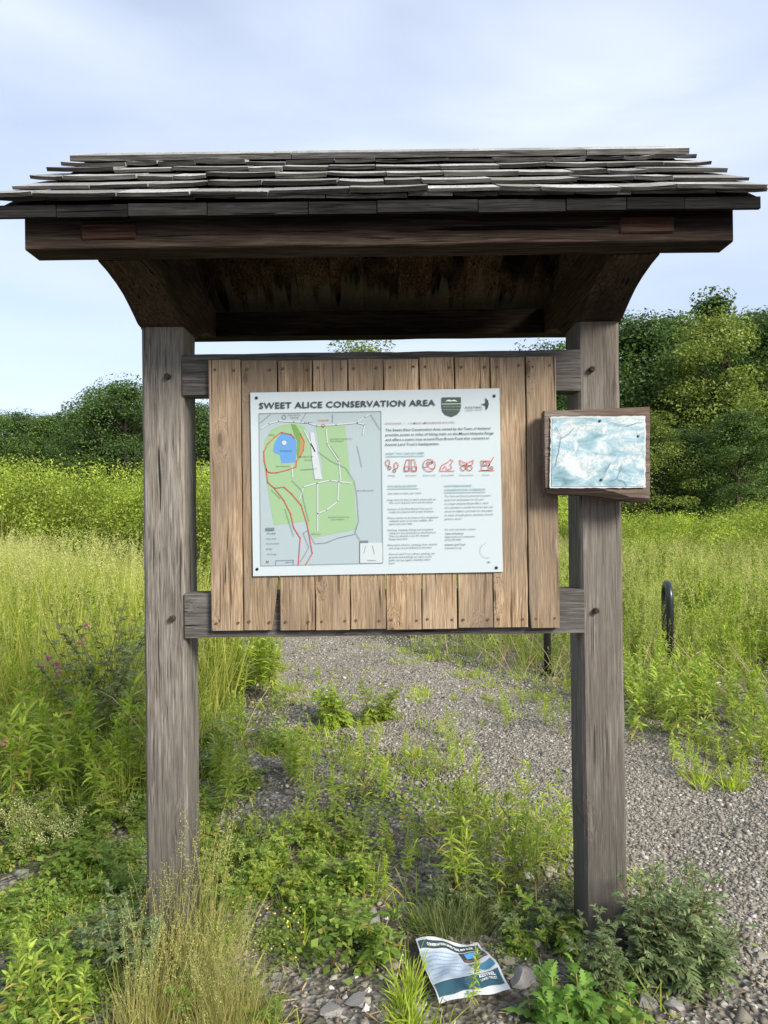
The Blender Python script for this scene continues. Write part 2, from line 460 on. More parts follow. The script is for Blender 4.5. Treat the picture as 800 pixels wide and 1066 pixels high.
# loose stones of the gravel
def stones(name, xs, ys, size, cols, seed, label, cat='gravel', zoff=0.0):
    r_ = np.random.default_rng(seed); N = len(xs)
    cube = np.array([(a, b, c) for a in (-1, 1) for b in (-1, 1) for c in (-1, 1)], float)
    V = cube[None] * r_.uniform(.45, 1.0, (N, 8, 3))
    V *= np.stack([size * r_.uniform(.7, 1.3, N), size * r_.uniform(.6, 1.1, N), size * r_.uniform(.35, .75, N)], 1)[:, None, :] * .5
    a, b = r_.uniform(0, 2 * PI, N), r_.normal(0, .5, N)
    ca, sa, cb, sb = np.cos(a), np.sin(a), np.cos(b), np.sin(b)
    x, y, z = V[..., 0], V[..., 1], V[..., 2]
    y2 = y * cb[:, None] - z * sb[:, None]; z2 = y * sb[:, None] + z * cb[:, None]
    x3 = x * ca[:, None] - y2 * sa[:, None]; y3 = x * sa[:, None] + y2 * ca[:, None]
    V = np.stack([x3 + xs[:, None], y3 + ys[:, None], z2 + (hg(xs, ys) + size * .12 + zoff)[:, None]], 2)
    fc = np.array([(0, 1, 3, 2), (4, 6, 7, 5), (0, 4, 5, 1), (2, 3, 7, 6), (0, 2, 6, 4), (1, 5, 7, 3)])
    F = (fc[None] + (np.arange(N) * 8)[:, None, None]).reshape(-1, 4)
    o = link(name, mesh_np(name, V.reshape(-1, 3), F), None, cols)
    return tag(o, label, cat, kind='stuff')
def stone_mat(name, stops, rough=.9):
    m = NT(name); c = m.ramp(m.rpi(), stops)
    c = m.mix(c, m.ramp(m.noise(m.pos(), 150, 3), [(.3, (.8,) * 3), (.7, (1.15,) * 3)]), 1.0, 'MULTIPLY')
    return m.col(c, rough, .25)
M['gravel'] = stone_mat('gravel_stones', [(0, (.12, .108, .088)), (.4, (.205, .187, .155)), (.8, (.29, .267, .225)), (.96, (.38, .36, .33)), (1, (.52, .50, .46))])
M['stone_dark'] = stone_mat('dark_field_stone', [(0, (.07, .065, .06)), (.5, (.15, .14, .135)), (1, (.25, .24, .23))])
M['stone_pale'] = stone_mat('pale_field_stone', [(0, (.50, .46, .42)), (1, (.72, .69, .66))])

rg = np.random.default_rng(11)
FLQ = [np.array(gp(*p)) for p in ((424, 986), (505, 980), (542, 1041), (452, 1074))]
def off_flyer(x, y):
    ins = np.ones(np.shape(x), bool)
    for a, b in zip(FLQ, FLQ[1:] + FLQ[:1]):
        ins &= ((b[0] - a[0]) * (y - a[1]) - (b[1] - a[1]) * (x - a[0])) < 0
    return ~ins
def scatter_path(N, y0, y1, inside=True, x0=-5, x1=5):
    x = rg.uniform(x0, x1, N); y = rg.uniform(y0, y1, N); d = path_dist(x, y)
    k = d < rg.normal(0, .06, N)
    return x[k], y[k]
xs, ys = scatter_path(230000, 1.9, 5.6, x0=-2, x1=4.5)
xs2, ys2 = scatter_path(60000, 5.6, 10.5, x0=-3, x1=3)
xa, ya = np.concatenate([xs, xs2]), np.concatenate([ys, ys2])
sz = np.where(ya < 5.6, rg.gamma(2, .0034, len(xa)) + .0045, rg.gamma(2, .0042, len(xa)) + .006)
kk_ = off_flyer(xa, ya); xa, ya, sz = xa[kk_], ya[kk_], sz[kk_]
stones('gravel', xa, ya, sz, M['gravel'], 3, 'loose grey crushed gravel covering the curving path', zoff=.006)
# thinner spill of gravel over the soil round the kiosk
N = 60000
x = rg.uniform(-2.6, 2.6, N); y = rg.uniform(1.7, 9.5, N); d = path_dist(x, y)
nz = np.sin(x * 3.1 + 1) * np.cos(y * 2.6) + .6 * np.sin(x * 7 - y * 5)
k = (d > 0) & (rg.random(N) < np.clip(.95 - d * .35 + .25 * nz, .06, 1)) & (x > -1.9 + .1 * nz)
k &= off_flyer(x, y)
x, y = x[k], y[k]
stones('scattered_gravel', x, y, rg.gamma(3, .0042, len(x)) + .005, M['gravel'], 4, 'thin grey gravel mixed with soil under and around the kiosk')

# ================================================================== KIOSK
rr = random.Random(3)
kiosk = empty('trail_kiosk', (0, 2.585, 0))
tag(kiosk, 'weathered timber kiosk with two posts, plank board and grey shingled gable roof', 'kiosk')
KY = 2.585
def kbuild(mb, name, mat, parent=kiosk, smooth=False):
    """parts are modelled in world coordinates; shift them to the kiosk's own frame"""
    mb.v = [(a, b - KY, c) for a, b, c in mb.v]
    return mb.build(name, mat, parent, smooth)

# posts: with a chamfer and slightly wandering edges
def post(x0, x1, notch):
    y0, y1 = 2.5, 2.67
    zs = list(np.linspace(-.12, 2.2355, 28))
    b = .010
    mb = MB()
    ring = []
    for z in zs:
        q = lambda: rr.uniform(-.0011, .0011)
        s = 1 + .006 * math.sin(z * 2.1)
        xa_, xb_ = x0 - .001 * s, x1 + .001 * s
        prof = [(xa_ + b, y0), (xb_ - b, y0), (xb_, y0 + b), (xb_, y1 - b), (xb_ - b, y1), (xa_ + b, y1), (xa_, y1 - b), (xa_, y0 + b)]
        ring.append([(px + q(), py + q(), z) for px, py in prof])
    vs = [v for rg_ in ring for v in rg_]
    fs = [(i * 8 + k, i * 8 + (k + 1) % 8, (i + 1) * 8 + (k + 1) % 8, (i + 1) * 8 + k) for i in range(len(zs) - 1) for k in range(8)]
    fs += [tuple(range(8))[::-1], tuple((len(zs) - 1) * 8 + k for k in range(8))]
    mb.add(vs, fs)
    return kbuild(mb, 'post', M['post'])
post_l = post(-.848, -.703, 0)
post_r = post(.690, .836, 0)
tag(post_l, 'grey weathered post with seed grass round its foot')
tag(post_r, 'grey weathered post carrying the small map board')
for po, pegs in ((post_l, ((175, 392), (180.3, 644))), (post_r, ((617, 384.5), (621.5, 636)))):
    for (px, py) in pegs:
        p = pt(px, py, 2.49)
        mb = MB(); mb.tube([(p.x, 2.52, p.z), (p.x - .002, 2.484, p.z + .001), (p.x - .002, 2.480, p.z)], [.0095, .0105, .008], 10)
        mb.v = [(a, b - KY, c) for a, b, c in mb.v]
        o = mb.build('peg', M['peg'], po)

# rails
for z0, z1 in ((1.993, 2.136), (1.141, 1.295)):
    mb = MB(); n = 14
    xs_ = np.linspace(-.703, .698, n)
    prof = []
    for i, x in enumerate(xs_):
        q = lambda s=.0012: rr.uniform(-s, s)
        prof.append([(x, 2.494 + q(), z0 + q()), (x, 2.494 + q(), z1 + q()), (x, 2.585, z1 + q()), (x, 2.585, z0 + q())])
    vs = [v for p in prof for v in p]
    fs = [(i * 4 + k, i * 4 + (k + 1) % 4, i * 4 + 4 + (k + 1) % 4, i * 4 + 4 + k) for i in range(n - 1) for k in range(4)] + [(0, 1, 2, 3), tuple((n - 1) * 4 + k for k in (3, 2, 1, 0))]
    mb.add(vs, fs)
    kbuild(mb, 'rail', M['rail'])

# plank board: each plank is shaped separately, the board is one part
bounds = [221, 255, 292.5, 329.5, 366, 403, 440, 477, 514, 550.5, 583]
xb = [-.606 + (b - 221) / (583 - 221) * 1.212 for b in bounds]
mb = MB(); nails = []
for i in range(10):
    x0, x1 = xb[i] + rr.uniform(.0012, .003), xb[i + 1] - rr.uniform(.0012, .003)
    yf = 2.469 + rr.uniform(-.002, .002); yb = 2.4925
    zt = 2.107 + rr.uniform(-.004, .004); zb = 1.168 + rr.uniform(-.003, .003)
    zs = np.linspace(zb, zt, 12); vs = []
    lean = rr.uniform(-.0012, .0012)
    for j, z in enumerate(zs):
        l = lean * (j / 11 - .5) * 2 + rr.uniform(-.0006, .0006); r_ = rr.uniform(-.0006, .0006)
        xr = x1 + r_; xl = x0 + l
        if i == 1 and z < 1.36: xr -= (.026 * ((1.36 - z) / .19)) ** 1.0      # the split, tapering edge of the second plank
        if i == 9 and z < 1.19: xl += .006
        if i == 8 and z < 1.2: xl -= 0
        bow = .0015 * math.sin(j * .6 + i)
        vs += [(xl, yf + .0015 + bow, z), (xl + .002, yf + bow, z), (xr - .002, yf + bow, z), (xr, yf + .0015 + bow, z), (xr, yb, z), (xl, yb, z)]
    n = len(zs)
    fs = [(j * 6 + k, j * 6 + (k + 1) % 6, j * 6 + 6 + (k + 1) % 6, j * 6 + 6 + k) for j in range(n - 1) for k in range(6)]
    fs += [tuple(range(6))[::-1], tuple((n - 1) * 6 + k for k in range(6))]
    mb.add(vs, fs)
    for zz in (2.075, 1.197):
        for xx in (x0 + .019, x1 - (.034 if (i == 1 and zz < 1.5) else .019)):
            a = rr.uniform(-.004, .004); b = rr.uniform(-.003, .003)
            nails.append((xx + a, zz + b))
pl = kbuild(mb, 'plank_board', M['plank'])
nb = MB(); nb.tube([(0, .012, 0), (0, -.0020, 0)], [.0052, .0046], 8); nail_me = None
for (a, b) in nails:
    if nail_me is None: no = nb.build('nail', M['nail'], pl); nail_me = no.data
    else: no = link('nail', nail_me, pl)
    no.location = (a, 2.468 - KY, b)

# beams front and back
def beam(y0, y1, x0, x1, z0=2.338, z1=2.442):
    mb = MB(); n = 20; xs_ = np.linspace(x0, x1, n); vs = []
    for x in xs_:
        q = lambda s=.0012: rr.uniform(-s, s)
        b = .004
        vs += [(x, y0 + b + q(), z0 + q()), (x, y0 + q(), z0 + b + q()), (x, y0 + q(), z1), (x, y1 + q(), z1), (x, y1 + q(), z0 + b + q()), (x, y1 - b + q(), z0 + q())]
    fs = [(i * 6 + k, i * 6 + 6 + k, i * 6 + 6 + (k + 1) % 6, i * 6 + (k + 1) % 6) for i in range(n - 1) for k in range(6)] + [tuple(range(6)), tuple((n - 1) * 6 + k for k in range(6))[::-1]]
    mb.add(vs, fs)
    return kbuild(mb, 'eave_beam', M['beam'])
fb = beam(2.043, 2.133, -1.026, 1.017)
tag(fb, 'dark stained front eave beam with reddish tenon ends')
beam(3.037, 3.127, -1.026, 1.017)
for (xa_, xb_) in ((-.862, -.705), (.688, .846)):
    mb = MB(); mb.box(xa_, xb_, 2.036, 2.06, 2.364, 2.412, bev=.004, jit=.001, rng=rr)
    kbuild(mb, 'tenon_end', M['tenon'], fb)

# curved cross arms over the posts
low = [(2.134, 2.336), (2.20, 2.330), (2.28, 2.316), (2.34, 2.300), (2.39, 2.280), (2.44, 2.257), (2.475, 2.240), (2.4995, 2.236)]
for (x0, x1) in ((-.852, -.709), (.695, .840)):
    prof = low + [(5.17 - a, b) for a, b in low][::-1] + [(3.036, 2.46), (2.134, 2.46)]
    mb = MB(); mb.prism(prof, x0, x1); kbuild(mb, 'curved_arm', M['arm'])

# roof: boarded deck, shingle courses, ridge cap
SL = .70
ZE, YE, HALF = 2.46, 1.98, 1.08
RY = 2.585
def ztop(y): return ZE + SL * (min(y, 2 * RY - y) - YE)
deck = MB()
for sgn in (1, -1):
    n = 15; w_ = 2 * (HALF - .012) / n
    for i in range(n):
        x0 = -(HALF - .012) + i * w_ + .001; x1 = x0 + w_ - .002
        j = rr.uniform(-.001, .001)
        prof = [(YE + .022, ztop(YE + .022) - .050 + j), (RY - .001, ztop(RY) - .050 + j), (RY - .001, ztop(RY) - .028), (YE + .022, ztop(YE + .022) - .028)]
        if sgn < 0: prof = [(2 * RY - a, b) for a, b in prof][::-1]
        deck.prism(prof, x0, x1)
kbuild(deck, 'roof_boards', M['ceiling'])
# edge strip under the first course
for sgn in (1, -1):
    es = MB()
    x = -HALF + .004
    while x < HALF - .02:
        wv_ = min(rr.uniform(.16, .30), HALF - .008 - x)
        y0 = YE + .008 + rr.uniform(-.002, .002); y1 = YE + .0215
        ys_ = (y0, y1) if sgn > 0 else (2 * RY - y1, 2 * RY - y0)
        es.box(x, x + wv_ - .003, ys_[0], ys_[1], 2.409 + rr.uniform(-.0015, .0015), 2.443)
        x += wv_
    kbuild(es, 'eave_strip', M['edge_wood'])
sh = MB()
course_y = [1.98, 2.085, 2.195, 2.305, 2.410]
cs, sn_ = math.cos(math.atan(SL)), math.sin(math.atan(SL))
def shingle(x0, x1, yb, length, thick, lift, sgn):
    """one tapered shingle, butt at yb, running up-slope; slightly cupped"""
    m_ = 4; vs = []
    curl = rr.uniform(-.001, .0035); tilt = rr.uniform(-.0025, .0025)
    for t in (0, .35, 1):
        for k in range(m_ + 1):
            u = k / m_; x = x0 + (x1 - x0) * u
            y = yb + length * cs * t; z = ztop(yb) + length * sn_ * t
            cup = curl * (1 - t) * (4 * (u - .5) ** 2) + tilt * (u - .5) * 2 * (1 - t)
            th = thick * (1 - t) + .002 * t
            off = lift * (1 - t) - .010 * t
            bx = rr.uniform(-.0008, .0008); by = rr.uniform(-.0015, .0015) if t == 0 else 0
            for q in (0, 1):    # top, bottom
                nrm = (th if q == 0 else 0) + off + cup
                yy = y - sn_ * nrm + by; zz = z + cs * nrm - .012
                vs.append((x + bx, yy if sgn > 0 else 2 * RY - yy, zz))
    W = (m_ + 1) * 2; fs = []
    for a in range(2):
        for k in range(m_):
            i = a * W + k * 2
            fs.append((i, i + 2, i + W + 2, i + W)); fs.append((i + 1, i + W + 1, i + W + 3, i + 3))
        fs.append((a * W, a * W + W, a * W + W + 1, a * W + 1)); e = a * W + m_ * 2
        fs.append((e, e + 1, e + W + 1, e + W))
    for k in range(m_): fs.append((k * 2, k * 2 + 1, k * 2 + 3, k * 2 + 2))
    if sgn < 0: fs = [f[::-1] for f in fs]
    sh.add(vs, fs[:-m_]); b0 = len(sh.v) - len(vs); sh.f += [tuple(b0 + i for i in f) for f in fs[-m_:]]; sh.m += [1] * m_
for sgn in (1, -1):
    for ci, yc in enumerate([1.984] + course_y):
        x = -HALF + (0 if ci else .006) + rr.uniform(-.003, .003)
        end = HALF + rr.uniform(-.006, .004)
        lift = 0 if ci == 0 else .012
        th0 = .010 if ci == 0 else .0105
        while x < end - .03:
            wd = rr.uniform(.10, .26)
            if end - (x + wd) < .06: wd = end - x
            ln = min(.26, (RY - yc) / cs + .0)
            shingle(x + .001, x + wd - rr.uniform(.001, .004), yc + rr.uniform(-.004, .004) - (.003 if ci else 0), ln, th0 + rr.uniform(-.002, .003), lift + rr.uniform(-.002, .003), sgn)
            x += wd
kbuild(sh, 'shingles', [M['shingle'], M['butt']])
rc = MB()
for sgn in (1, -1):
    for (xa_, xb_) in ((-HALF + .0, -.31), (-.307, .72), (.723, HALF - .0)):
        y0, y1 = 2.468, 2.5845
        z0, z1 = ztop(y0) + .012, ztop(y1) + .012
        prof = [(y0, z0 - .004), (y0 - .003, z0 + .015), (y1, z0 + .015 + .60 * (y1 - y0)), (y1, z1 - .03)]
        if sgn < 0: prof = [(2 * RY - a, b) for a, b in prof][::-1]
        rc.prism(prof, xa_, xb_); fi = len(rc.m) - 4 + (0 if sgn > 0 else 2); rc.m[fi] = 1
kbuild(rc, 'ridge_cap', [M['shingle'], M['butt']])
# king blocks: small rafters over the posts
for x0 in (-.86, .70):
    for sgn in (1, -1):
        prof = [(2.05, 2.4425), (RY - .002, ztop(RY) - .13), (RY - .002, ztop(RY) - .052), (2.05, ztop(2.05) - .052)]
        prof = [(2.15, 2.461)] + prof[1:3] + [(2.15, ztop(2.15) - .052)]
        if sgn < 0: prof = [(2 * RY - a, b) for a, b in prof][::-1]
        mb = MB(); mb.prism(prof, x0 + .02, x0 + .12); kbuild(mb, 'rafter', M['arm'])

# ================================================================== TRAIL MAP SIGN
S_SC = .003324; S_TH = R(1.0); SY = 2.4615
sc_c = pt(392, 502, SY)
sign = empty('trail_map_sign', (sc_c.x, SY, sc_c.z), (0, -R(.30), 0))
tag(sign, 'white printed trail map panel screwed to the middle of the plank board', 'map sign')
def S(px, py):
    dx, dy = px - 392, 502 - py
    return ((dx * math.cos(S_TH) + dy * math.sin(S_TH)) * S_SC, (-dx * math.sin(S_TH) + dy * math.cos(S_TH)) * S_SC)
def slab(name, pts, y, mat, parent, thick=.0003):
    """flat printed shape lying on the panel"""
    mb = MB(); n = len(pts)
    mb.add([(a, y, b) for a, b in pts], [tuple(range(n))])
    return mb.build(name, mat, parent)
def polys(name, plist, y, mat, parent):
    mb = MB()
    for pts in plist: mb.add([(a, y, b) for a, b in pts], [tuple(range(len(pts)))])
    return mb.build(name, mat, parent)
def stroke(pts, wd, closed=False):
    """thin line as quads in panel coordinates"""
    res = []; P = [Vector(p) for p in pts]
    if closed: P.append(P[0])
    for a, b in zip(P[:-1], P[1:]):
        d = (b - a)
        if d.length < 1e-7: continue
        d.normalize(); n_ = Vector((-d.y, d.x)) * wd / 2; e = d * wd * .3
        res.append([tuple(a - e - n_), tuple(b + e - n_), tuple(b + e + n_), tuple(a - e + n_)])
    return res
def Sp(l): return [S(*p) for p in l]
pan = MB(); pan.box(-.4325, .4325, 0, .0035, -.3185, .3185, bev=.0008)
panel = pan.build('panel', M['white'], sign)
e_ = .0004
mapbg = slab('map_background', Sp([(269.8, 430.3), (397, 428), (399, 586), (272, 589)]), -e_, flat('map_pale_blue', (.31, .38, .415)), panel)
gL = [(282.7, 447), (292, 443), (302, 441), (312, 442), (317.7, 444), (321, 458), (327, 468), (324, 478), (327, 498), (331, 500), (317, 543), (285.4, 547), (278, 505), (276, 490), (274, 479), (275.7, 458)]
gR = [(329, 443.7), (359, 443), (361.5, 458), (365, 498), (368.5, 500), (372, 551), (327, 560), (317, 543), (331, 500), (336, 487), (333.5, 473)]
polys('map_green_fields', [Sp(gL), Sp(gR)], -2 * e_, flat('map_green', (.245, .38, .22)), panel)
slab('map_pond', Sp([(293, 451), (300, 452), (306, 453), (309, 460), (308.5, 472), (308, 481), (300, 482), (293, 482), (291.5, 473.5), (287, 472), (284.5, 470), (285, 464), (287, 459)]), -3 * e_, flat('map_blue', (.10, .25, .52)), panel)
polys('map_wood_strip', [Sp([(303, 441), (308, 442), (313, 451), (317, 458), (316, 470), (313, 476), (310, 477), (309, 470), (310, 460), (306, 450)])], -4 * e_, flat('map_dark_green', (.13, .26, .07)), panel)
polys('map_brown_strip', [Sp([(313, 455), (317, 459), (316, 470), (311, 476), (312, 466)])], -5 * e_, flat('map_brown', (.34, .22, .10)), panel)
wl = []
for l in ([(272, 446), (280, 441), (290, 438), (306, 439), (321, 440), (330, 443), (350, 442), (372, 440), (380, 434), (386, 431)], [(372, 440), (380, 442), (378, 452)], [(317, 448), (324, 462), (328, 470)],
          [(312, 520), (316, 507), (330, 503), (344, 500), (366, 503)], [(331, 503), (331, 535), (331, 553)], [(353, 500), (352, 522), (340, 531), (330, 535)], [(340, 447), (341, 462), (353, 480), (355, 500)], [(304, 485), (305, 497)]):
    wl += stroke(Sp(l), .0042)
for c_ in ((296, 461),): wl.append([tuple(Vector(S(*c_)) + Vector((math.cos(t), math.sin(t))) * .008) for t in np.linspace(0, 2 * PI, 13)[:-1]])
wl.append(Sp([(323, 450), (327, 450), (334, 490), (336, 499), (328, 499), (325, 478)]))
wl.append(Sp([(375, 565), (398, 565), (399, 586), (375, 586)]))
polys('map_pale_roads', wl, -6 * e_, flat('map_white', (.43, .48, .51)), panel)
rl = []
for l in ([(307, 456), (303, 452), (293, 450), (286, 455), (279, 462), (275, 470), (275.5, 480), (278, 490), (281, 492), (288, 492), (300, 489), (308.5, 486), (309, 480), (312, 476), (316, 469), (317, 460), (313, 451)],
          [(277.5, 488), (279, 502), (286, 508), (296, 521), (303, 535), (306, 549), (313, 560), (311, 588)], [(286, 508), (296, 507), (304, 514), (314, 526), (320, 545), (325.6, 576), (318.6, 588)]):
    rl += stroke(Sp(l), .0030)
mr = stroke([tuple(Vector(S(336.5, 443)) + Vector((math.cos(t), math.sin(t))) * .005) for t in np.linspace(0, 2 * PI, 11)[:-1]], .0022, True)
polys('map_location_ring', mr, -7 * e_, M['red_ink'], panel)
polys('map_red_trail', rl, -7 * e_, flat('map_red', (.50, .09, .07)), panel)
dl = []
for l in ([(369, 500), (372, 517), (373.7, 543), (370, 554), (375, 562)], [(370, 556), (352, 560), (340, 565), (328, 566), (321, 552), (316, 555), (322, 570), (313, 585)], [(386, 431), (396, 447)], [(372, 464), (377, 486)], [(344, 464), (353, 477)], [(331, 470), (345, 480), (360, 487), (368, 499)],
          [(313, 489), (330, 488)], [(346.5, 431), (346.5, 440)], [(304, 500), (314, 510), (318, 528), (322, 543)], [(297, 530), (306, 558)], [(283, 510), (292, 519)], [(319, 430), (313, 440)], [(271, 440), (282, 431)],
          [(269.8, 430.3), (397, 428), (399, 586), (272, 589), (269.8, 430.3)], [(287.5, 588), (287.5, 583.5), (306, 583), (306, 588)], [(375, 565), (375, 586)], [(381, 568), (379, 576)], [(388, 568), (390, 577)]):
    dl += stroke(Sp(l), .0014)
dl.append(Sp([(277, 549.5), (286, 549.3), (286, 552.3), (277, 552.5)])); dl.append(Sp([(375, 562.8), (383.5, 562.6), (383.5, 565.2), (375, 565.4)]))
dl += stroke([tuple(Vector(S(296, 434)) + Vector((math.cos(t), math.sin(t))) * .007) for t in np.linspace(0, 2 * PI, 9)[:-1]], .0016, True)
polys('map_grey_lines', dl, -8 * e_, flat('map_grey', (.13, .17, .19)), panel)

def text_arrays(s, size, bold=0, align='LEFT', spacing=1.0, width=None):
    cu = bpy.data.curves.new('t', 'FONT'); cu.body = s; cu.size = size; cu.offset = bold * size; cu.align_x = align
    cu.space_character = spacing; cu.resolution_u = 2
    o = bpy.data.objects.new('t', cu); COL.objects.link(o)
    bpy.context.view_layer.update()
    me = o.to_mesh()
    vs = [tuple(v.co) for v in me.vertices]; fs = [tuple(p.vertices) for p in me.polygons]
    o.to_mesh_clear(); bpy.data.objects.remove(o); bpy.data.curves.remove(cu)
    if width and vs:
        x0 = min(v[0] for v in vs); x1 = max(v[0] for v in vs); k = width / (x1 - x0)
        vs = [((v[0] - x0) * k, v[1], v[2]) for v in vs]
    return vs, fs
def letters(name, lines, mat, parent, y=-.0036):
    """lines: (text, px, py of the baseline start, cap height in px, bold, width in px or None)"""
    mb = MB()
    for (s, px, py, cap, bold, wpx) in lines:
        size = cap * S_SC / .70
        vs, fs = text_arrays(s, size, bold, spacing=1.05, width=wpx * S_SC if wpx else None)
        ox, oz = S(px, py)
        mb.add([(ox + a, y, oz + b) for a, b, _ in vs], fs)
    return mb.build(name, mat, parent)
letters('title_lettering', [('SWEET ALICE CONSERVATION AREA', 270, 425.3, 6.2, .018, 183.5)], M['ink'], panel)
body = ['The Sweet Alice Conservation Area owned by the Town of Amherst', 'provides access to miles of hiking trails on the Mount Holyoke Range', 'and offers a scenic loop around Plum Brook Pond that connects to', "Kestrel Land Trust's headquarters."]
lines = [(s, 401.8, 448.8 + 5.05 * i, 2.6, .010, wd) for i, (s, wd) in enumerate(zip(body, (109.5, 112.5, 108, 56)))]
letters('paragraph_lettering', lines, M['ink'], panel)
small = []
rules = [('Open dawn to dusk, year round', 404, 514.5), ('Dogs must be kept on leash; please pick up', 404, 521.2), ('after your dog and carry out the waste', 405.5, 524.2),
         ('Sections of the Plum Brook Trail can be', 404, 530.8), ('muddy; be prepared with proper footwear', 405.5, 533.8),
         ('Please remain at all times in the designated', 404, 540.0), ('walkable areas to protect wildlife. We', 405.5, 543.1), ('appreciate your help', 405.5, 546.2),
         ('Hunting, trapping, fishing and horseback', 404, 552.6), ('riding are not permitted on the Preserve.', 405.5, 555.8), ('They are allowed in the Mt. Holyoke', 405.5, 558.9), ('Range State Park', 405.5, 562.0),
         ('Motorized vehicles, camping, fires, alcohol', 404, 568.2), ('and drugs are prohibited at all times', 405.5, 571.3),
         ('Kestrel Land Trust offices, parking, the', 405.5, 577.6), ('grounds and buildings are open to the', 405.5, 580.8), ('public during regular weekday office', 405.5, 583.9), ('hours', 405.5, 587.0)]
small += [(s, x, y, 1.75, .0, len(s) * 1.19) for s, x, y in rules]
r2 = ['The Town and Kestrel partnered to protect', 'lands from development for 30 years', 'in a larger Holyoke Range effort, which', 'was expanded to include the forest that now', 'serves as habitat and trails for the public', 'to enjoy, through grants, donations and the', 'generous owners']
small += [(s, 463.3, 517.3 + 3.95 * i, 1.75, 0, len(s) * 1.17) for i, s in enumerate(r2)]
small += [('For more information, contact:', 463.8, 552.0, 1.7, 0, 32), ('Town of Amherst', 463.8, 556.3, 1.7, .012, 19), ('Department of Conservation', 463.8, 559.6, 1.7, 0, 31), ('(413) 259-3045', 463.8, 562.7, 1.7, 0, 16.5), ('Kestrel Land Trust', 463.8, 567.8, 1.7, .012, 21), ('kestreltrust.org', 463.8, 571.2, 1.7, 0, 17)]
small += [('Hiking', 404.5, 495.7, 1.3, 0, 7), ('Bird watching', 422.8, 495.6, 1.3, 0, 11), ('Nature study', 441, 495.5, 1.3, 0, 13), ('Pond wildlife', 460, 495.4, 1.3, 0, 13), ('Pollinator watching', 478.5, 495.3, 1.3, 0, 14), ('Gardens', 502, 495.1, 1.3, 0, 8)]
small += [('Kestrel Land Trust', 300, 432.6, 1.4, 0, 13), ('Parking', 303, 435.2, 1.4, 0, 8), ('Plum Brook Pond', 292, 470, 1.5, 0, 12), ('Bay Road', 317, 440.4, 1.3, 0, 8), ('Sweet Alice Conservation Area', 344, 457.5, 1.3, 0, 23), ('Town of Amherst', 344, 459.8, 1.3, 0, 14), ('Sweet Alice Conservation Area', 342, 539, 1.3, 0, 22), ('Town of Amherst', 345, 541.5, 1.3, 0, 14),
          ('Mill Lane', 325, 556.5, 1.3, 0, 9), ('Plum Brook Rd', 372, 511.5, 1.4, 0, 17), ('Trail', 278, 556, 1.4, .01, 9), ('Foot Path', 278, 561.5, 1.3, 0, 10), ('Private Road', 278, 566.5, 1.3, 0, 13), ('Bridge', 278, 572, 1.3, 0, 6), ('Parking', 279, 577.5, 1.3, 0, 9), ('N', 277.5, 586, 2.4, .02, None), ('500 FT', 298, 586, 1.2, 0, 8), ('Dickinson', 383, 584, 1.3, 0, 9), ('Dike', 280, 453.2, 1.2, 0, 6), ('Woodland Loop', 312, 476, 1.4, 0, 14), ('Trail', 317, 479.5, 1.3, 0, 8), ('Pond Overlook', 288, 486, 1.3, 0, 14)]
letters('small_lettering', small, M['ink_soft'], panel)
letters('red_lettering', [('DISTANCE: 1 - 1.5 MILES (MODERATE ROUTE)', 401.5, 441.7, 1.7, .006, 72)], flat('sign_dark_red', (.30, .10, .09), .5), panel)
letters('marker_lettering', [('YOU ARE HERE', 331, 438.2, 1.6, .01, 12)], M['red_ink'], panel)
letters('teal_lettering', [('WHAT YOU CAN DO HERE', 401.8, 473.2, 2.0, .01, 40), ('YOU SHOULD KNOW', 403.5, 507.2, 2.0, .01, 31), ('NORTHERN RANGE', 463.2, 506.9, 1.9, .01, 28), ('CONSERVATION CORRIDOR', 463.2, 511.0, 1.9, .01, 42.5)], M['teal_ink'], panel)
ul = stroke(Sp([(401.8, 475.2), (442, 474.6)]), .0016) + stroke(Sp([(403.5, 509), (436, 508.6)]), .0016) + stroke(Sp([(463, 513), (506, 512.2)]), .0016)
polys('rule_lines', ul, -.0036, M['teal_ink'], panel)
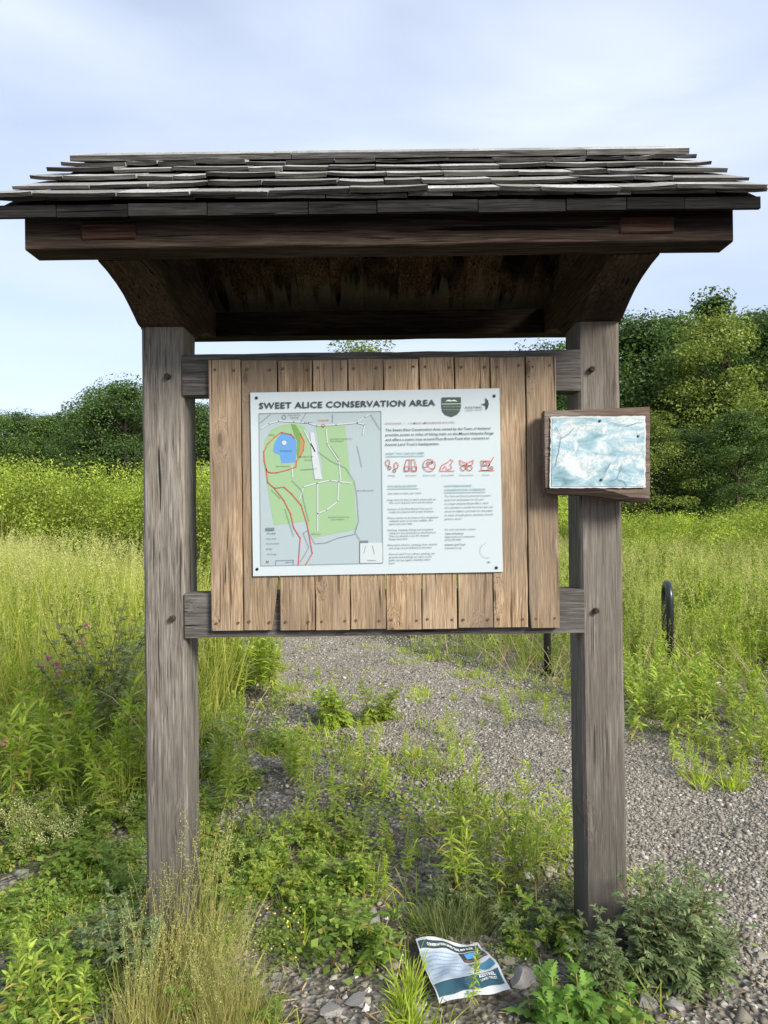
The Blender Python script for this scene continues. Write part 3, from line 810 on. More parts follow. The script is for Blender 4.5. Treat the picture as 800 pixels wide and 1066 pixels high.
# activity icons
ic = []
W_ = .0023
def circ(cx, cy, rx, ry=None, a0=0, a1=360, n=14): return [S(cx + rx * math.cos(R(t)), cy - (ry or rx) * math.sin(R(t))) for t in np.linspace(a0, a1, n)]
for cx, cy, k in ((408.5, 484.7, 0), (427.7, 484.5, 1), (447.2, 484.4, 2), (465.5, 484.2, 3), (486, 484, 4), (507, 483.7, 5)):
    if k == 0:
        for (ax, ay, b) in ((-4.5, -2.8, 0), (4.3, 0, 0)):
            ic += stroke(circ(cx + ax, cy + ay, 2.1, 3.2), W_, True); ic += stroke(circ(cx + ax * .6, cy + ay + 5.2, 1.5, 1.6), W_, True)
    elif k == 1:
        for s_ in (-1, 1):
            ic += stroke(Sp([(cx + s_ * 1, cy - 6), (cx + s_ * 4, cy - 6), (cx + s_ * 6.4, cy + 2), (cx + s_ * 6.2, cy + 6), (cx + s_ * 1.2, cy + 6), (cx + s_ * 1, cy - 6)]), W_)
            ic += stroke(circ(cx + s_ * 3.8, cy + 3.2, 2.4), W_ * .8, True)
    elif k == 2:
        ic += stroke(circ(cx, cy, 6.4), W_, True); ic += stroke(circ(cx - 1, cy - 2, 1.6), W_, True); ic += stroke(Sp([(cx - 6, cy + 2), (cx - 1, cy + 1), (cx + 2, cy + 3.5), (cx + 5.4, cy + 3)]), W_); ic += stroke(circ(cx + 2.6, cy - 3, 1), W_, True)
    elif k == 3:
        ic += stroke(Sp([(cx - 7, cy + 5), (cx - 5, cy), (cx + 1, cy - 3), (cx + 4, cy - 6), (cx + 6.5, cy - 4), (cx + 4, cy - 1), (cx + 5, cy + 3), (cx + 1, cy + 5), (cx - 2, cy + 1), (cx - 4, cy + 4)]), W_); ic += stroke(Sp([(cx - 7.5, cy + 6), (cx + 8, cy + 6)]), W_)
    elif k == 4:
        for s_ in (-1, 1):
            ic += stroke(Sp([(cx, cy), (cx + s_ * 3, cy - 3), (cx + s_ * 7, cy - 5), (cx + s_ * 6.6, cy - 1), (cx + s_ * 3, cy + 1), (cx, cy)]), W_); ic += stroke(circ(cx + s_ * 3.3, cy + 3.2, 2.6), W_, True)
        ic += stroke(Sp([(cx, cy - 3), (cx, cy + 4)]), W_ * 1.3)
    else:
        ic += stroke(Sp([(cx - 6, cy - 4), (cx + 3, cy - 4), (cx + 3, cy + 1), (cx - 5, cy + 1), (cx - 6, cy - 4)]), W_); ic += stroke(Sp([(cx - 7.5, cy + 6), (cx + 8, cy + 6)]), W_); ic += stroke(Sp([(cx + 2, cy + 2), (cx + 4.5, cy - 3), (cx + 7.5, cy - 8)]), W_); ic += stroke(circ(cx - 1.5, cy - 1.5, 2), W_, True); ic += stroke(Sp([(cx - 5, cy + 1), (cx - 5, cy + 6), (cx + 2, cy + 6), (cx + 2, cy + 1)]), W_); ic += stroke(circ(cx + 5, cy + 3.6, 1.5), W_, True)
polys('activity_icons', ic, -.0036, M['red_ink'], panel)
# town shield emblem and land-trust bird
g_sh = flat('emblem_green', (.045, .075, .065), .5)
shp = [(460.3, 413.6), (480.2, 413.4), (480.2, 423), (479.4, 427.5), (476.5, 431.2), (470.6, 433.6), (464.5, 431.6), (461.2, 428), (460.3, 423)]
em = polys('shield_emblem', [Sp(shp)], -.0036, g_sh, panel)
wv2 = stroke(Sp([(460.3, 420.6), (480.2, 420.3)]), .0018)
wv2 += [Sp([(464, 418), (466, 416.3), (469, 416), (470, 417), (472, 416), (474.5, 416.4), (476.5, 418), (474, 417.8), (471.5, 417.6), (469, 417.9), (466.5, 417.6)])]
for k_ in range(7):
    xx = 462.2 + k_ * 2.6
    wv2 += stroke(Sp([(xx, 423.5), (xx + 1.2, 422.8)]), .0008) + stroke(Sp([(xx, 427.0 - .3 * (k_ % 2)), (xx + 1.4, 426.2)]), .0008)
polys('shield_lines', wv2, -.0040, flat('emblem_pale', (.55, .62, .58)), em)
bird = polys('bird_emblem', [Sp([(505.2, 413.6), (508.3, 416.6), (509.2, 420.5), (508.4, 424), (506.7, 427), (506.3, 424), (505.6, 421.6), (500.8, 420.8), (505.4, 419.8), (506.2, 417)])], -.0036, M['ink'], panel)
letters('emblem_lettering', [('KESTREL', 484.9, 425.2, 2.0, .004, 18.0), ('LAND TRUST', 484.9, 427.6, 1.1, 0, 18.0)], M['ink_soft'], panel)
# blistered sticker ring and little black scrape near the lower corner
polys('scuff_mark', stroke(circ(507.5, 573, 7.2, 7.6, 100, 290, 18), .0012) , -.0036, flat('scuff_grey', (.39, .44, .47)), panel)
polys('scrape_mark', [Sp([(507.2, 584.2), (508.4, 584.4), (510.6, 585.3), (509.2, 585.9)])], -.0040, M['screw'], panel)
for c_ in ((267, 414), (515, 412), (268, 592.5), (517, 591)):
    a, b = S(*c_); mb = MB(); mb.tube([(a, 0, b), (a, -.0025, b), (a, -.0032, b)], [.0052, .0052, .0035], 12)
    mb.build('screw', M['screw'], sign, True)

# ================================================================== SMALL MAP BOARD
BY = 2.455
bc = pt(621, 474, BY - .05)
board = empty('small_map_board', (bc.x, BY - .05, bc.z))
tag(board, 'rough wooden slab with a crinkled blue map sheet fixed to the post', 'map board')
BSC = (BY - .05) / F_PX
def B(px, py):
    dx, dy = px - 621, 474 - py
    t = R(.7); return ((dx * math.cos(t) + dy * math.sin(t)) * BSC, (-dx * math.sin(t) + dy * math.cos(t)) * BSC)
outl = [(566, 427.5), (588, 427), (615, 426), (640, 424.8), (658, 424.2), (676.8, 423.4), (677.2, 440), (676.6, 470), (677, 500), (676.2, 521), (670, 523.8), (655, 523), (640, 521.3), (625, 518.5), (608, 516.5), (590, 516), (574, 515.4), (567, 513), (566.3, 480), (566, 450)]
mb = MB(); P_ = [B(*p) for p in outl]; n = len(P_)
vs = [(a, 0, b) for a, b in P_] + [(a * .985, .044, b * .985) for a, b in P_] + [(a * .985, -.006, b * .985) for a, b in P_]
fs = [tuple(2 * n + i for i in range(n))[::-1]] + [tuple(n + i for i in range(n))] + [(i, (i + 1) % n, n + (i + 1) % n, n + i) for i in range(n)] + [(2 * n + i, 2 * n + (i + 1) % n, (i + 1) % n, i) for i in range(n)]
mb.add(vs, fs); slab_o = mb.build('wood_slab', M['frame_wood'], board)
# raised bark-edged lip along the bottom, split away at one end
mb = MB(); P2 = [B(*p) for p in [(567, 508.5), (600, 509.5), (622, 509.5), (636, 512), (655, 518), (676, 519.5), (670, 523.6), (655, 522.8), (640, 521.0), (625, 518.2), (608, 516.2), (590, 515.7), (574, 515.2), (567.2, 513)]]; n = len(P2)
mb.add([(a, -.006, b) for a, b in P2] + [(a, -.014, b + .0015) for a, b in P2], [tuple(n + i for i in range(n))[::-1]] + [(i, n + i, n + (i + 1) % n, (i + 1) % n) for i in range(n)])
mb.build('bark_edge', M['beam'], slab_o)
mb = MB(); mb.box(-.0, .14, .044, .085, -.06, .06)
mb.v = [(a + B(607, 474)[0], b, c) for a, b, c in mb.v]; mb.build('mounting_block', M['rail'], board)
def map_sheet_mat():
    m = NT('faded_blue_map_print'); o = m.obj()
    n_a = m.noise(m.map(o, (1, 1, 2.4)), 9, 5, .6, .8)
    c = m.ramp(n_a, [(.30, (.12, .24, .29)), (.43, (.24, .38, .45)), (.50, (.34, .46, .52)), (.56, (.52, .56, .58)), (.70, (.26, .40, .47))])
    l1 = m.noise(m.map(o, (1, 1, 1), (3, 1, 2)), 22, 4, .6, 1.5)
    ln = m.ramp(l1, [(.47, (0, 0, 0)), (.5, (1, 1, 1)), (.53, (0, 0, 0))])
    c = m.mix(c, (.16, .20, .22), m.math('MULTIPLY', ln, .55))
    l2 = m.noise(m.map(o, (1, 1, 1), (7, 4, 9)), 55, 4, .7, 2.0)
    c = m.mix(c, (.22, .28, .28), m.ramp(l2, [(.60, (0, 0, 0)), (.66, (.55,) * 3)]))
    l3 = m.noise(m.map(o, (1, 1, 1), (5, 2, 4)), 12, 3, .5, 1.0)
    c = m.mix(c, (.60, .63, .64), m.ramp(l3, [(.57, (0, 0, 0)), (.66, (.7,) * 3)]))
    return m.col(c, .35, .4)
def sheet(name, q, y, mat, parent, res=26, amp=.0025, rag=0.0, seed=1):
    r_ = np.random.default_rng(seed); vs = []; fs = []
    q = [Vector(p) for p in q]
    for j in range(res + 1):
        for i in range(res + 1):
            u, v_ = i / res, j / res
            p = q[0] * (1 - u) * (1 - v_) + q[1] * u * (1 - v_) + q[2] * u * v_ + q[3] * (1 - u) * v_
            e = rag * (r_.random() - .5)
            if i in (0, res): p = p + Vector((e, 0))
            if j in (0, res): p = p + Vector((0, e))
            h = amp * (math.sin(v_ * 9 + math.sin(u * 5) * 1.2) + .6 * math.sin(u * 14 + v_ * 4) * math.sin(v_ * 17) + .5 * r_.normal() * .3)
            vs.append((p.x, y + h, p.y))
    for j in range(res):
        for i in range(res):
            a = j * (res + 1) + i; fs.append((a, a + 1, a + res + 2, a + res + 1))
    mb = MB(); mb.add(vs, fs); return mb.build(name, mat, parent, True)
q0 = [B(571.6, 508.3), B(670.8, 508), B(671.2, 433.6), B(572.9, 434)]
sh0 = sheet('laminate_sheet', q0, -.0125, flat('white_laminate', (.48, .50, .51), .3, .5), board, rag=.003, amp=.0012)
q1 = [B(573.4, 506.6), B(669, 506.4), B(669.6, 435), B(574.4, 435.6)]
sheet('map_print', q1, -.0142, map_sheet_mat(), sh0, amp=.0012)
ml = []
for l in ([(631, 439), (640, 442), (652, 443.5), (662, 441), (668, 440)], [(647, 483), (644, 491), (641, 499), (634, 501)], [(641, 499), (648, 502), (651, 506)], [(578, 445), (583, 455), (581, 470), (577, 485)], [(576, 497), (586, 497), (589, 503)], [(634, 482), (630, 490), (627, 498)], [(596, 446), (592, 452), (584, 456)]):
    pl2 = []
    for (ax, ay), (bx_, by_) in zip(l[:-1], l[1:]):
        for t in np.linspace(0, 1, 4)[:-1]: pl2.append((ax + (bx_ - ax) * t + rr.uniform(-.5, .5), ay + (by_ - ay) * t + rr.uniform(-.5, .5)))
    pl2.append(l[-1]); ml += stroke([B(*p) for p in pl2], .0014)
polys('map_drawn_lines', ml, -.0170, flat('map_line_ink', (.10, .16, .22)), sh0)
for c_ in ((623.7, 438.5), (625, 499.5), (663, 454.5)):
    a, b = B(*c_); mb = MB(); mb.tube([(a, -.010, b), (a, -.0175, b), (a, -.0185, b)], [.0045, .0045, .003], 10); mb.build('tack', flat('tack_green', (.05, .11, .11), .4), board, True)

# ================================================================== FLYER ON THE GROUND
fy = empty('fallen_flyer', (0, 0, 0))
tag(fy, 'creased printed paper flyer lying on the soil between the posts', 'flyer')
TL, TR_, BR, BL = [Vector(gp(*p)) for p in ((433, 996), (498, 990), (532, 1039), (458, 1061))]
ctr = (TL + TR_ + BR + BL) / 4
fy.location = (ctr.x, ctr.y, 0)
def flz(u, v_): return .034 + .012 * math.sin(u * 5.2 + .6) * (1 - .4 * v_) + .010 * math.sin(v_ * 6 + u * 2.2 + 2.2) + .012 * u * v_ + .006 * abs(math.sin(u * 3.3 + v_ * 2.1 + .4)) + .004 * math.sin(u * 17 + v_ * 5) * math.sin(v_ * 13)
def FP(u, v_, dz=0):
    p = TL * (1 - u) * (1 - v_) + TR_ * u * (1 - v_) + BR * u * v_ + BL * (1 - u) * v_
    z = float(hg(p.x, p.y)) + flz(u, v_) + dz
    return (p.x - ctr.x, p.y - ctr.y, z)
def fpatch(name, u0, u1, v0, v1, dz, mat, parent, res=22, curve=None):
    vs = []; fs = []
    for j in range(res + 1):
        for i in range(res + 1):
            u = u0 + (u1 - u0) * i / res; vv = v0 + (v1 - v0) * j / res
            if curve: u, vv = curve(i / res, j / res)
            vs.append(FP(u, vv, dz))
    for j in range(res):
        for i in range(res):
            a = j * (res + 1) + i; fs.append((a, a + res + 1, a + res + 2, a + 1))
    mb = MB(); mb.add(vs, fs); return mb.build(name, mat, parent, True)
pap = fpatch('paper', 0, 1, 0, 1, 0, flat('flyer_paper', (.50, .53, .56), .5), fy, 24)
navy = flat('flyer_navy', (.028, .085, .12), .45); slate = flat('flyer_slate', (.03, .055, .07), .45)
fpatch('header_band', .02, .97, .05, .165, .0010, slate, pap)
fpatch('text_panel', .025, .60, .19, .70, .0010, flat('flyer_pale_blue', (.40, .48, .58), .5), pap)
ph = fpatch('lake_photo', .60, .965, .18, .40, .0012, flat('flyer_photo_dark', (.05, .06, .07), .4), pap)
fpatch('photo_water', .68, .90, .20, .31, .0020, flat('flyer_photo_blue', (.10, .32, .60), .4), ph)
fpatch('photo_shore', .62, .95, .345, .385, .0020, flat('flyer_photo_brown', (.22, .15, .12), .4), ph)
fpatch('blue_swoosh', .64, .96, .46, .60, .0010, flat('flyer_blue', (.06, .19, .29), .45), pap, curve=lambda a, b: (.64 + .33 * a, .455 + .05 * math.sin(a * 3) + (.12 + .04 * a) * b))
fpatch('footer_block', 0, 1, .70, .94, .0010, navy, pap, curve=lambda a, b: (.02 + .95 * a, (.745 - .06 * a) + (.94 - .745 + .02 * a) * b))
def ftext(name, items, mat):
    mb = MB()
    for (s, u0, u1, v_, hgt, bold) in items:
        vs, fs = text_arrays(s, 1.0, bold); 
        xm = max(a for a, _, _ in vs); mb.add([FP(u0 + (u1 - u0) * a / xm, v_ - hgt * b, .0030) for a, b, _ in vs], fs)
    return mb.build(name, mat, pap)
ftext('header_lettering', [('CONSERVATION LAND TRAIL MAP GUIDE', .14, .86, .135, .055, .02)], M['white_paint'])
ftext('footer_lettering', [('KESTREL', .66, .90, .775, .075, .03), ('LAND TRUST', .66, .90, .83, .05, .02)], M['white_paint'])
ftext('body_lettering', [('Explore the trails, fields and', .06, .55, .25 + .0, .035, 0), ('ponds of our conservation areas', .06, .55, .31, .035, 0), ('with a guided walk this season', .06, .53, .37, .035, 0), ('Learn about the birds, frogs and', .06, .56, .45, .035, 0), ('plants that live along the way', .06, .52, .51, .035, 0), ('Join us and help care for land', .06, .55, .59, .035, 0), ('that you love', .06, .28, .65, .035, 0)], flat('flyer_grey_ink', (.22, .30, .42), .5))
#<<VEG>>
# ================================================================== VEGETATION BUILDERS
UP = np.array([0., 0., 1.])
def unit(a): return a / np.maximum(np.linalg.norm(a, axis=-1, keepdims=True), 1e-9)
P_LANCE = ((0, .25), (.3, 1), (.68, .75), (1, .04))
P_GRASS = ((0, .9), (.35, 1), (.7, .7), (1, .06))
P_LOBE = ((0, .12), (.10, .3), (.17, .85), (.24, .35), (.34, 1), (.42, .4), (.53, .9), (.61, .35), (.73, .7), (.82, .3), (1, .03))
P_OVAL = ((0, .15), (.25, .85), (.55, 1), (.85, .6), (1, .05))
def strips(b, d, L_, W, g, prof=P_LANCE, r=None, roll=.5, up=None):
    b = np.atleast_2d(b); N = len(b); d = unit(np.atleast_2d(d))
    L_ = np.broadcast_to(L_, N); W = np.broadcast_to(W, N); g = np.broadcast_to(g, N)
    s = np.cross(d, UP + np.zeros_like(d)); bad = np.linalg.norm(s, axis=1) < .05
    s[bad] = (1, 0, 0); s = unit(s); n_ = np.cross(s, d)
    a = r.normal(0, roll, N); s = s * np.cos(a)[:, None] + n_ * np.sin(a)[:, None]
    V = []
    for t, w_ in prof:
        c = b + d * (L_ * t)[:, None] - UP * (g * L_ * t * t)[:, None]
        V += [c - s * (W * w_ * .5)[:, None], c + s * (W * w_ * .5)[:, None]]
    V = np.stack(V, 1); k = len(prof)
    f = np.array([(2 * i, 2 * i + 1, 2 * i + 3, 2 * i + 2) for i in range(k - 1)])
    return V.reshape(-1, 3), (f[None] + (np.arange(N) * 2 * k)[:, None, None]).reshape(-1, 4)
def diamonds(c, size, r, nrm=None, asp=.6):
    """one leaf-shaped quad each"""
    N = len(c); size = np.broadcast_to(size, N)
    if nrm is None: nrm = r.normal(size=(N, 3))
    nrm = unit(nrm); a = unit(np.cross(nrm, r.normal(size=(N, 3)))); b = np.cross(nrm, a)
    a = a * size[:, None] * .5; b = b * (size * asp)[:, None] * .5
    V = np.stack([c - a, c - b * 1.0 + a * .1, c + a, c + b * 1.0 + a * .1], 1)
    F = np.arange(N * 4).reshape(-1, 4)
    return V.reshape(-1, 3), F
def tubes(p0, p1, r0, r1, n=3):
    """tapered segments"""
    p0 = np.atleast_2d(p0); p1 = np.atleast_2d(p1); N = len(p0)
    r0 = np.broadcast_to(r0, N); r1 = np.broadcast_to(r1, N)
    d = unit(p1 - p0); ref = np.where(np.abs(d[:, 2:3]) > .9, np.array([[1., 0, 0]]), np.array([[0., 0, 1]]))
    u = unit(np.cross(d, ref)); v = np.cross(d, u); V = []
    for p, rad in ((p0, r0), (p1, r1)):
        for k in range(n):
            t = 2 * PI * k / n; V.append(p + (u * math.cos(t) + v * math.sin(t)) * rad[:, None])
    V = np.stack(V, 1)
    f = np.array([(k, (k + 1) % n, n + (k + 1) % n, n + k) for k in range(n)])
    return V.reshape(-1, 3), (f[None] + (np.arange(N) * 2 * n)[:, None, None]).reshape(-1, 4)
def join(parts):
    V, F, o = [], [], 0
    for v, f in parts:
        if len(v) == 0: continue
        V.append(v); F.append(f + o); o += len(v)
    return np.concatenate(V), np.concatenate(F)
def chain(pts, r0, r1, n=3):
    pts = np.asarray(pts); k = len(pts) - 1; rad = np.linspace(r0, r1, k + 1)
    return tubes(pts[:-1], pts[1:], rad[:-1], rad[1:], n)
def azel(a, e): return np.stack([np.cos(a) * np.cos(e), np.sin(a) * np.cos(e), np.sin(e)], -1)
def stem_curve(h, r, lean=.12, n=7):
    a = r.uniform(0, 2 * PI); t = np.linspace(0, 1, n)
    off = lean * h * t ** 1.6
    return np.stack([off * math.cos(a), off * math.sin(a), h * t], 1)
def along(pts, t):
    t = np.asarray(t) * (len(pts) - 1); i = np.clip(t.astype(int), 0, len(pts) - 2); f = (t - i)[:, None]
    return pts[i] * (1 - f) + pts[i + 1] * f

def g_goldenrod(h, seed, dens=80, LL=.085, WW=.013, prof=P_LANCE):
    r = np.random.default_rng(seed); S_, Lf = [], []
    for q in range(r.integers(1, 3)):
        hh = h * (1 if q == 0 else r.uniform(.6, .9)); pts = stem_curve(hh, r); pts[:, :2] += r.normal(0, .012, 2) * (q > 0)
        S_.append(chain(pts, .0028, .0012))
        n = max(10, int(hh * dens)); t = np.sort(r.uniform(.12, 1, n) ** .8); a = np.arange(n) * 2.4 + r.normal(0, .3, n)
        el = .25 + .85 * t ** 2.2 + r.normal(0, .15, n)
        ll = LL * (.65 + .5 * np.sin(t * 2.6)) * (1.05 - .45 * t ** 6) * r.uniform(.75, 1.2, n)
        Lf.append(strips(along(pts, t), azel(a, el), ll, WW * r.uniform(.8, 1.3, n), r.uniform(.15, .7, n), prof, r, .35))
    return dict(stem=join(S_), foliage=join(Lf))
def g_mugwort(h, seed, nb=4, spread=.35):
    r = np.random.default_rng(seed); S_, Lf = [], []
    for q in range(nb):
        hh = h * r.uniform(.6, 1); pts = stem_curve(hh, r, spread); S_.append(chain(pts, .003, .0012))
        n = int(10 + hh * 34); t = r.uniform(.12, 1, n); a = np.arange(n) * 2.4; el = .1 + .8 * t ** 3 + r.normal(0, .2, n)
        b = along(pts, t); d = azel(a, el); ln = .085 * r.uniform(.6, 1.15, n) * (1.1 - .5 * t)
        Lf.append(strips(b, d, ln, ln * .16, .35, P_LANCE, r, .2))
        s = unit(np.cross(d, UP + 0 * d))
        for tt_, k in ((.3, .42), (.5, .48), (.7, .40)):
            for sg in (-1, 1):
                bb = b + d * (ln * tt_)[:, None] - UP * (.35 * ln * tt_ ** 2)[:, None]
                dd = d * .75 + s * sg * .8 + r.normal(0, .1, (n, 3))
                Lf.append(strips(bb, dd, ln * k, ln * .15, .3, P_LANCE, r, .3))
    return dict(stem=join(S_), foliage=join(Lf))
def g_tuft(h, seed, n=70, W=.0035, spread=.05, droop=.35, elev=(1.0, 1.5)):
    r = np.random.default_rng(seed)
    b = np.concatenate([r.normal(0, spread, (n, 2)), np.zeros((n, 1))], 1); a = r.uniform(0, 2 * PI, n)
    out_ = np.arctan2(b[:, 1], b[:, 0]); a = np.where(r.random(n) < .6, out_ + r.normal(0, .6, n), a)
    return strips(b, azel(a, r.uniform(*elev, n)), h * r.uniform(.45, 1.1, n), W * r.uniform(.7, 1.3, n), r.uniform(.05, droop, n), P_GRASS, r, 1.2)
def g_seed(h, seed, n=14, spread=.05, per=46, size=.006, head=.28, rad=.022, culm=.0011):
    r = np.random.default_rng(seed); S_, H_ = [], []
    for q in range(n):
        pts = stem_curve(h * r.uniform(.7, 1.1), r, r.uniform(.05, .3)); pts[:, :2] += r.normal(0, spread, 2)
        S_.append(chain(pts, culm, culm * .6, 3))
        t = 1 - head * r.uniform(0, 1, per) ** 1.1; c = along(pts, t)
        wd = rad * np.sin(np.clip((1 - t) / head, 0, 1) * 2.6 + .25); a = r.uniform(0, 2 * PI, per)
        c = c + np.stack([np.cos(a) * wd, np.sin(a) * wd, r.normal(0, .006, per)], 1) * r.uniform(.3, 1, per)[:, None]
        H_.append(diamonds(c, size * r.uniform(.7, 1.4, per), r, np.concatenate([r.normal(size=(per, 2)), r.normal(0, .3, (per, 1))], 1), .4))
    return dict(stem=join(S_), foliage=join(H_))
def g_cover(R0, seed, n=260, h=.06, size=.014):
    r = np.random.default_rng(seed); q = r.normal(0, R0 * .5, (n, 2)); hh = h * np.exp(-(q ** 2).sum(1) / R0 ** 2 / 1.2)
    c = np.concatenate([q, (hh * r.uniform(.25, 1.1, n) + .006)[:, None]], 1)
    nr = np.stack([r.normal(0, .5, n), r.normal(0, .5, n), np.ones(n)], 1)
    return diamonds(c, size * r.uniform(.6, 1.4, n), r, nr, .72)
def g_rosette(h, seed, n=16, L0=.2, W=.055, prof=P_LOBE):
    r = np.random.default_rng(seed); a = np.arange(n) * 2.4 + r.normal(0, .3, n); t = np.linspace(0, 1, n)
    pts = stem_curve(h, r, .1); b = along(pts, t * .95)
    return dict(stem=chain(pts, .005, .003, 5), foliage=strips(b, azel(a, .35 + .8 * t ** 1.5 + r.normal(0, .12, n)), L0 * (1.05 - .45 * t) * r.uniform(.8, 1.15, n), W * (1.05 - .4 * t), r.uniform(.3, .8, n), prof, r, .25))
def g_whorl(h, seed, nb=7, fl=70):
    """sprawling bedstraw: thin stems, tiny leaves, froth of cream florets"""
    r = np.random.default_rng(seed); S_, Lf, Fl = [], [], []
    for q in range(nb):
        pts = stem_curve(h * r.uniform(.6, 1.1), r, r.uniform(.2, .8)); S_.append(chain(pts, .0013, .0008))
        n = 34; t = r.uniform(.1, .95, n); Lf.append(strips(along(pts, t), azel(r.uniform(0, 2 * PI, n), r.normal(.1, .3, n)), .018, .004, .1, P_LANCE, r, .3))
        t = 1 - r.uniform(0, .5, fl) ** 1.2; c = along(pts, t) + r.normal(0, .018, (fl, 3)); Fl.append(diamonds(c, .0075 * r.uniform(.7, 1.4, fl), r, np.stack([r.normal(0, .6, fl), r.normal(-.4, .6, fl), np.ones(fl)], 1), .9))
    return dict(stem=join(S_), foliage=join(Lf), florets=join(Fl))

def mass(protos, x, y, sc_, r, lean=.1, zs=None, hfun=None):
    """merge many turned, leaning, scaled copies of the prototypes into one pair of arrays"""
    parts = []; which = r.integers(0, len(protos), len(x)); x = np.asarray(x); y = np.asarray(y); sc_ = np.broadcast_to(sc_, len(x)); zs = np.ones(len(x)) if zs is None else zs
    for k, (V, F) in enumerate(protos):
        i = np.where(which == k)[0]
        if not len(i): continue
        a = r.uniform(0, 2 * PI, len(i)); c, s = np.cos(a), np.sin(a); lx, ly = r.normal(0, lean, (2, len(i)))
        vx = (V[None, :, 0] * c[:, None] - V[None, :, 1] * s[:, None]); vy = (V[None, :, 0] * s[:, None] + V[None, :, 1] * c[:, None]); vz = V[None, :, 2] * zs[i][:, None]
        vx = vx + vz * lx[:, None]; vy = vy + vz * ly[:, None]
        S2 = sc_[i][:, None]
        W_ = np.stack([vx * S2 + x[i][:, None], vy * S2 + y[i][:, None], vz * S2 + hg(x[i], y[i])[:, None]], 2)
        parts.append((W_.reshape(-1, 3), (F[None] + (np.arange(len(i)) * len(V))[:, None, None]).reshape(-1, 4)))
    return join(parts)
def stuff(name, VF, mat, label, cat, shade=None):
    return tag(link(name, mesh_np(name, *VF), None, mat), label, cat, kind='stuff')

# colours of the living things
M['goldenrod'] = leaf_mat('bright_lance_leaves', (.15, .235, .028), (.25, .37, .045), (.37, .47, .085), .38)
M['goldenrod_dark'] = leaf_mat('green_lance_leaves', (.11, .18, .028), (.19, .29, .042), (.30, .40, .07), .34)
M['mugwort'] = leaf_mat('grey_green_lobed_leaves', (.05, .085, .035), (.095, .145, .06), (.17, .225, .11), .22)
M['silver'] = leaf_mat('silvery_lobed_leaves', (.15, .20, .085), (.26, .32, .14), (.40, .45, .24), .3)
M['clover'] = leaf_mat('clover_green', (.075, .145, .024), (.145, .24, .042), (.25, .35, .075), .38)
M['fine_grass'] = leaf_mat('olive_fine_grass', (.13, .15, .045), (.235, .26, .085), (.38, .37, .17), .3)
M['fescue'] = leaf_mat('dark_fine_grass', (.05, .085, .03), (.09, .14, .045), (.19, .21, .10), .3)
M['meadow'] = leaf_mat('meadow_grass', (.15, .21, .035), (.28, .35, .065), (.44, .47, .15), .4, var=(.65, 1.3), nscale=.7)
M['meadow_lush'] = leaf_mat('lush_meadow_leaves', (.12, .20, .025), (.22, .335, .042), (.35, .46, .09), .4, var=(.65, 1.3), nscale=.9)
M['seed'] = leaf_mat('seed_heads', (.22, .18, .11), (.38, .33, .21), (.52, .48, .33), .3)
M['seed_green'] = leaf_mat('green_seed_heads', (.19, .24, .07), (.29, .34, .12), (.42, .45, .22), .3)
M['cream'] = leaf_mat('cream_florets', (.34, .40, .16), (.48, .52, .26), (.62, .63, .42), .25)
M['pink'] = leaf_mat('pink_petals', (.42, .12, .26), (.56, .24, .42), (.66, .38, .55), .25)
M['pale_petals'] = leaf_mat('white_petals', (.6, .6, .55), (.75, .75, .7), (.85, .85, .82), .25)
M['yellow'] = leaf_mat('yellow_petals', (.6, .5, .05), (.7, .6, .08), (.8, .7, .15), .25)
M['stem'] = leaf_mat('green_stems', (.10, .14, .035), (.17, .20, .06), (.24, .24, .09), .15)
M['red_stem'] = flat('reddish_stems', (.16, .11, .05), .7)
M['thistle'] = leaf_mat('bright_lobed_leaves', (.10, .20, .045), (.15, .30, .06), (.21, .37, .09), .35)
M['dry'] = leaf_mat('dry_litter', (.10, .07, .04), (.24, .18, .12), (.42, .34, .25), .05)

class Kind:
    """prototype meshes of one kind of plant; every plant placed is an object with its own parts"""
    def __init__(s, name, cat, gens, mats):
        s.name, s.cat, s.mats = name, cat, mats
        s.me = [{k: mesh_np(name + '_' + k, *vf) for k, vf in g.items()} for g in gens]
        for d in s.me:
            for k, me in d.items(): me.materials.append(M[mats[k]])
    def place(s, x, y, sc_, label, group=None, rz=None, r=random.Random(1), lean=.08):
        d = s.me[r.randrange(len(s.me))]
        e = empty(s.name, (x, y, float(hg(x, y)) - .004), (r.gauss(0, lean), r.gauss(0, lean), r.uniform(0, 6.28) if rz is None else rz))
        e.scale = (sc_ * r.uniform(.9, 1.1),) * 2 + (sc_ * r.uniform(.88, 1.15),)
        tag(e, label, s.cat, group)
        for k, me in d.items(): link(k, me, e)
        return e
K = {}
K['gold'] = Kind('goldenrod_plant', 'weed', [g_goldenrod(.5, 100 + i, 95) for i in range(6)], dict(stem='stem', foliage='goldenrod'))
K['gold_thin'] = Kind('leafy_weed', 'weed', [g_goldenrod(.48, 150 + i, 75, .10, .010) for i in range(5)], dict(stem='stem', foliage='goldenrod'))
K['gold_dark'] = Kind('leafy_weed', 'weed', [g_goldenrod(.45, 130 + i, 85, .095, .016) for i in range(5)], dict(stem='stem', foliage='goldenrod_dark'))
K['mug'] = Kind('mugwort_plant', 'weed', [g_mugwort(.34, 160 + i) for i in range(5)], dict(stem='red_stem', foliage='mugwort'))
K['mug_pale'] = Kind('lobed_weed', 'weed', [g_mugwort(.30, 190 + i, 6, .6) for i in range(3)], dict(stem='stem', foliage='goldenrod_dark'))
K['sage'] = Kind('silvery_weed', 'weed', [g_mugwort(.75, 195 + i, 7, .35) for i in range(3)], dict(stem='stem', foliage='silver'))
K['thistle'] = Kind('thistle_plant', 'weed', [g_rosette(.16, 210 + i, 15, .17, .060) for i in range(3)], dict(stem='stem', foliage='thistle'))
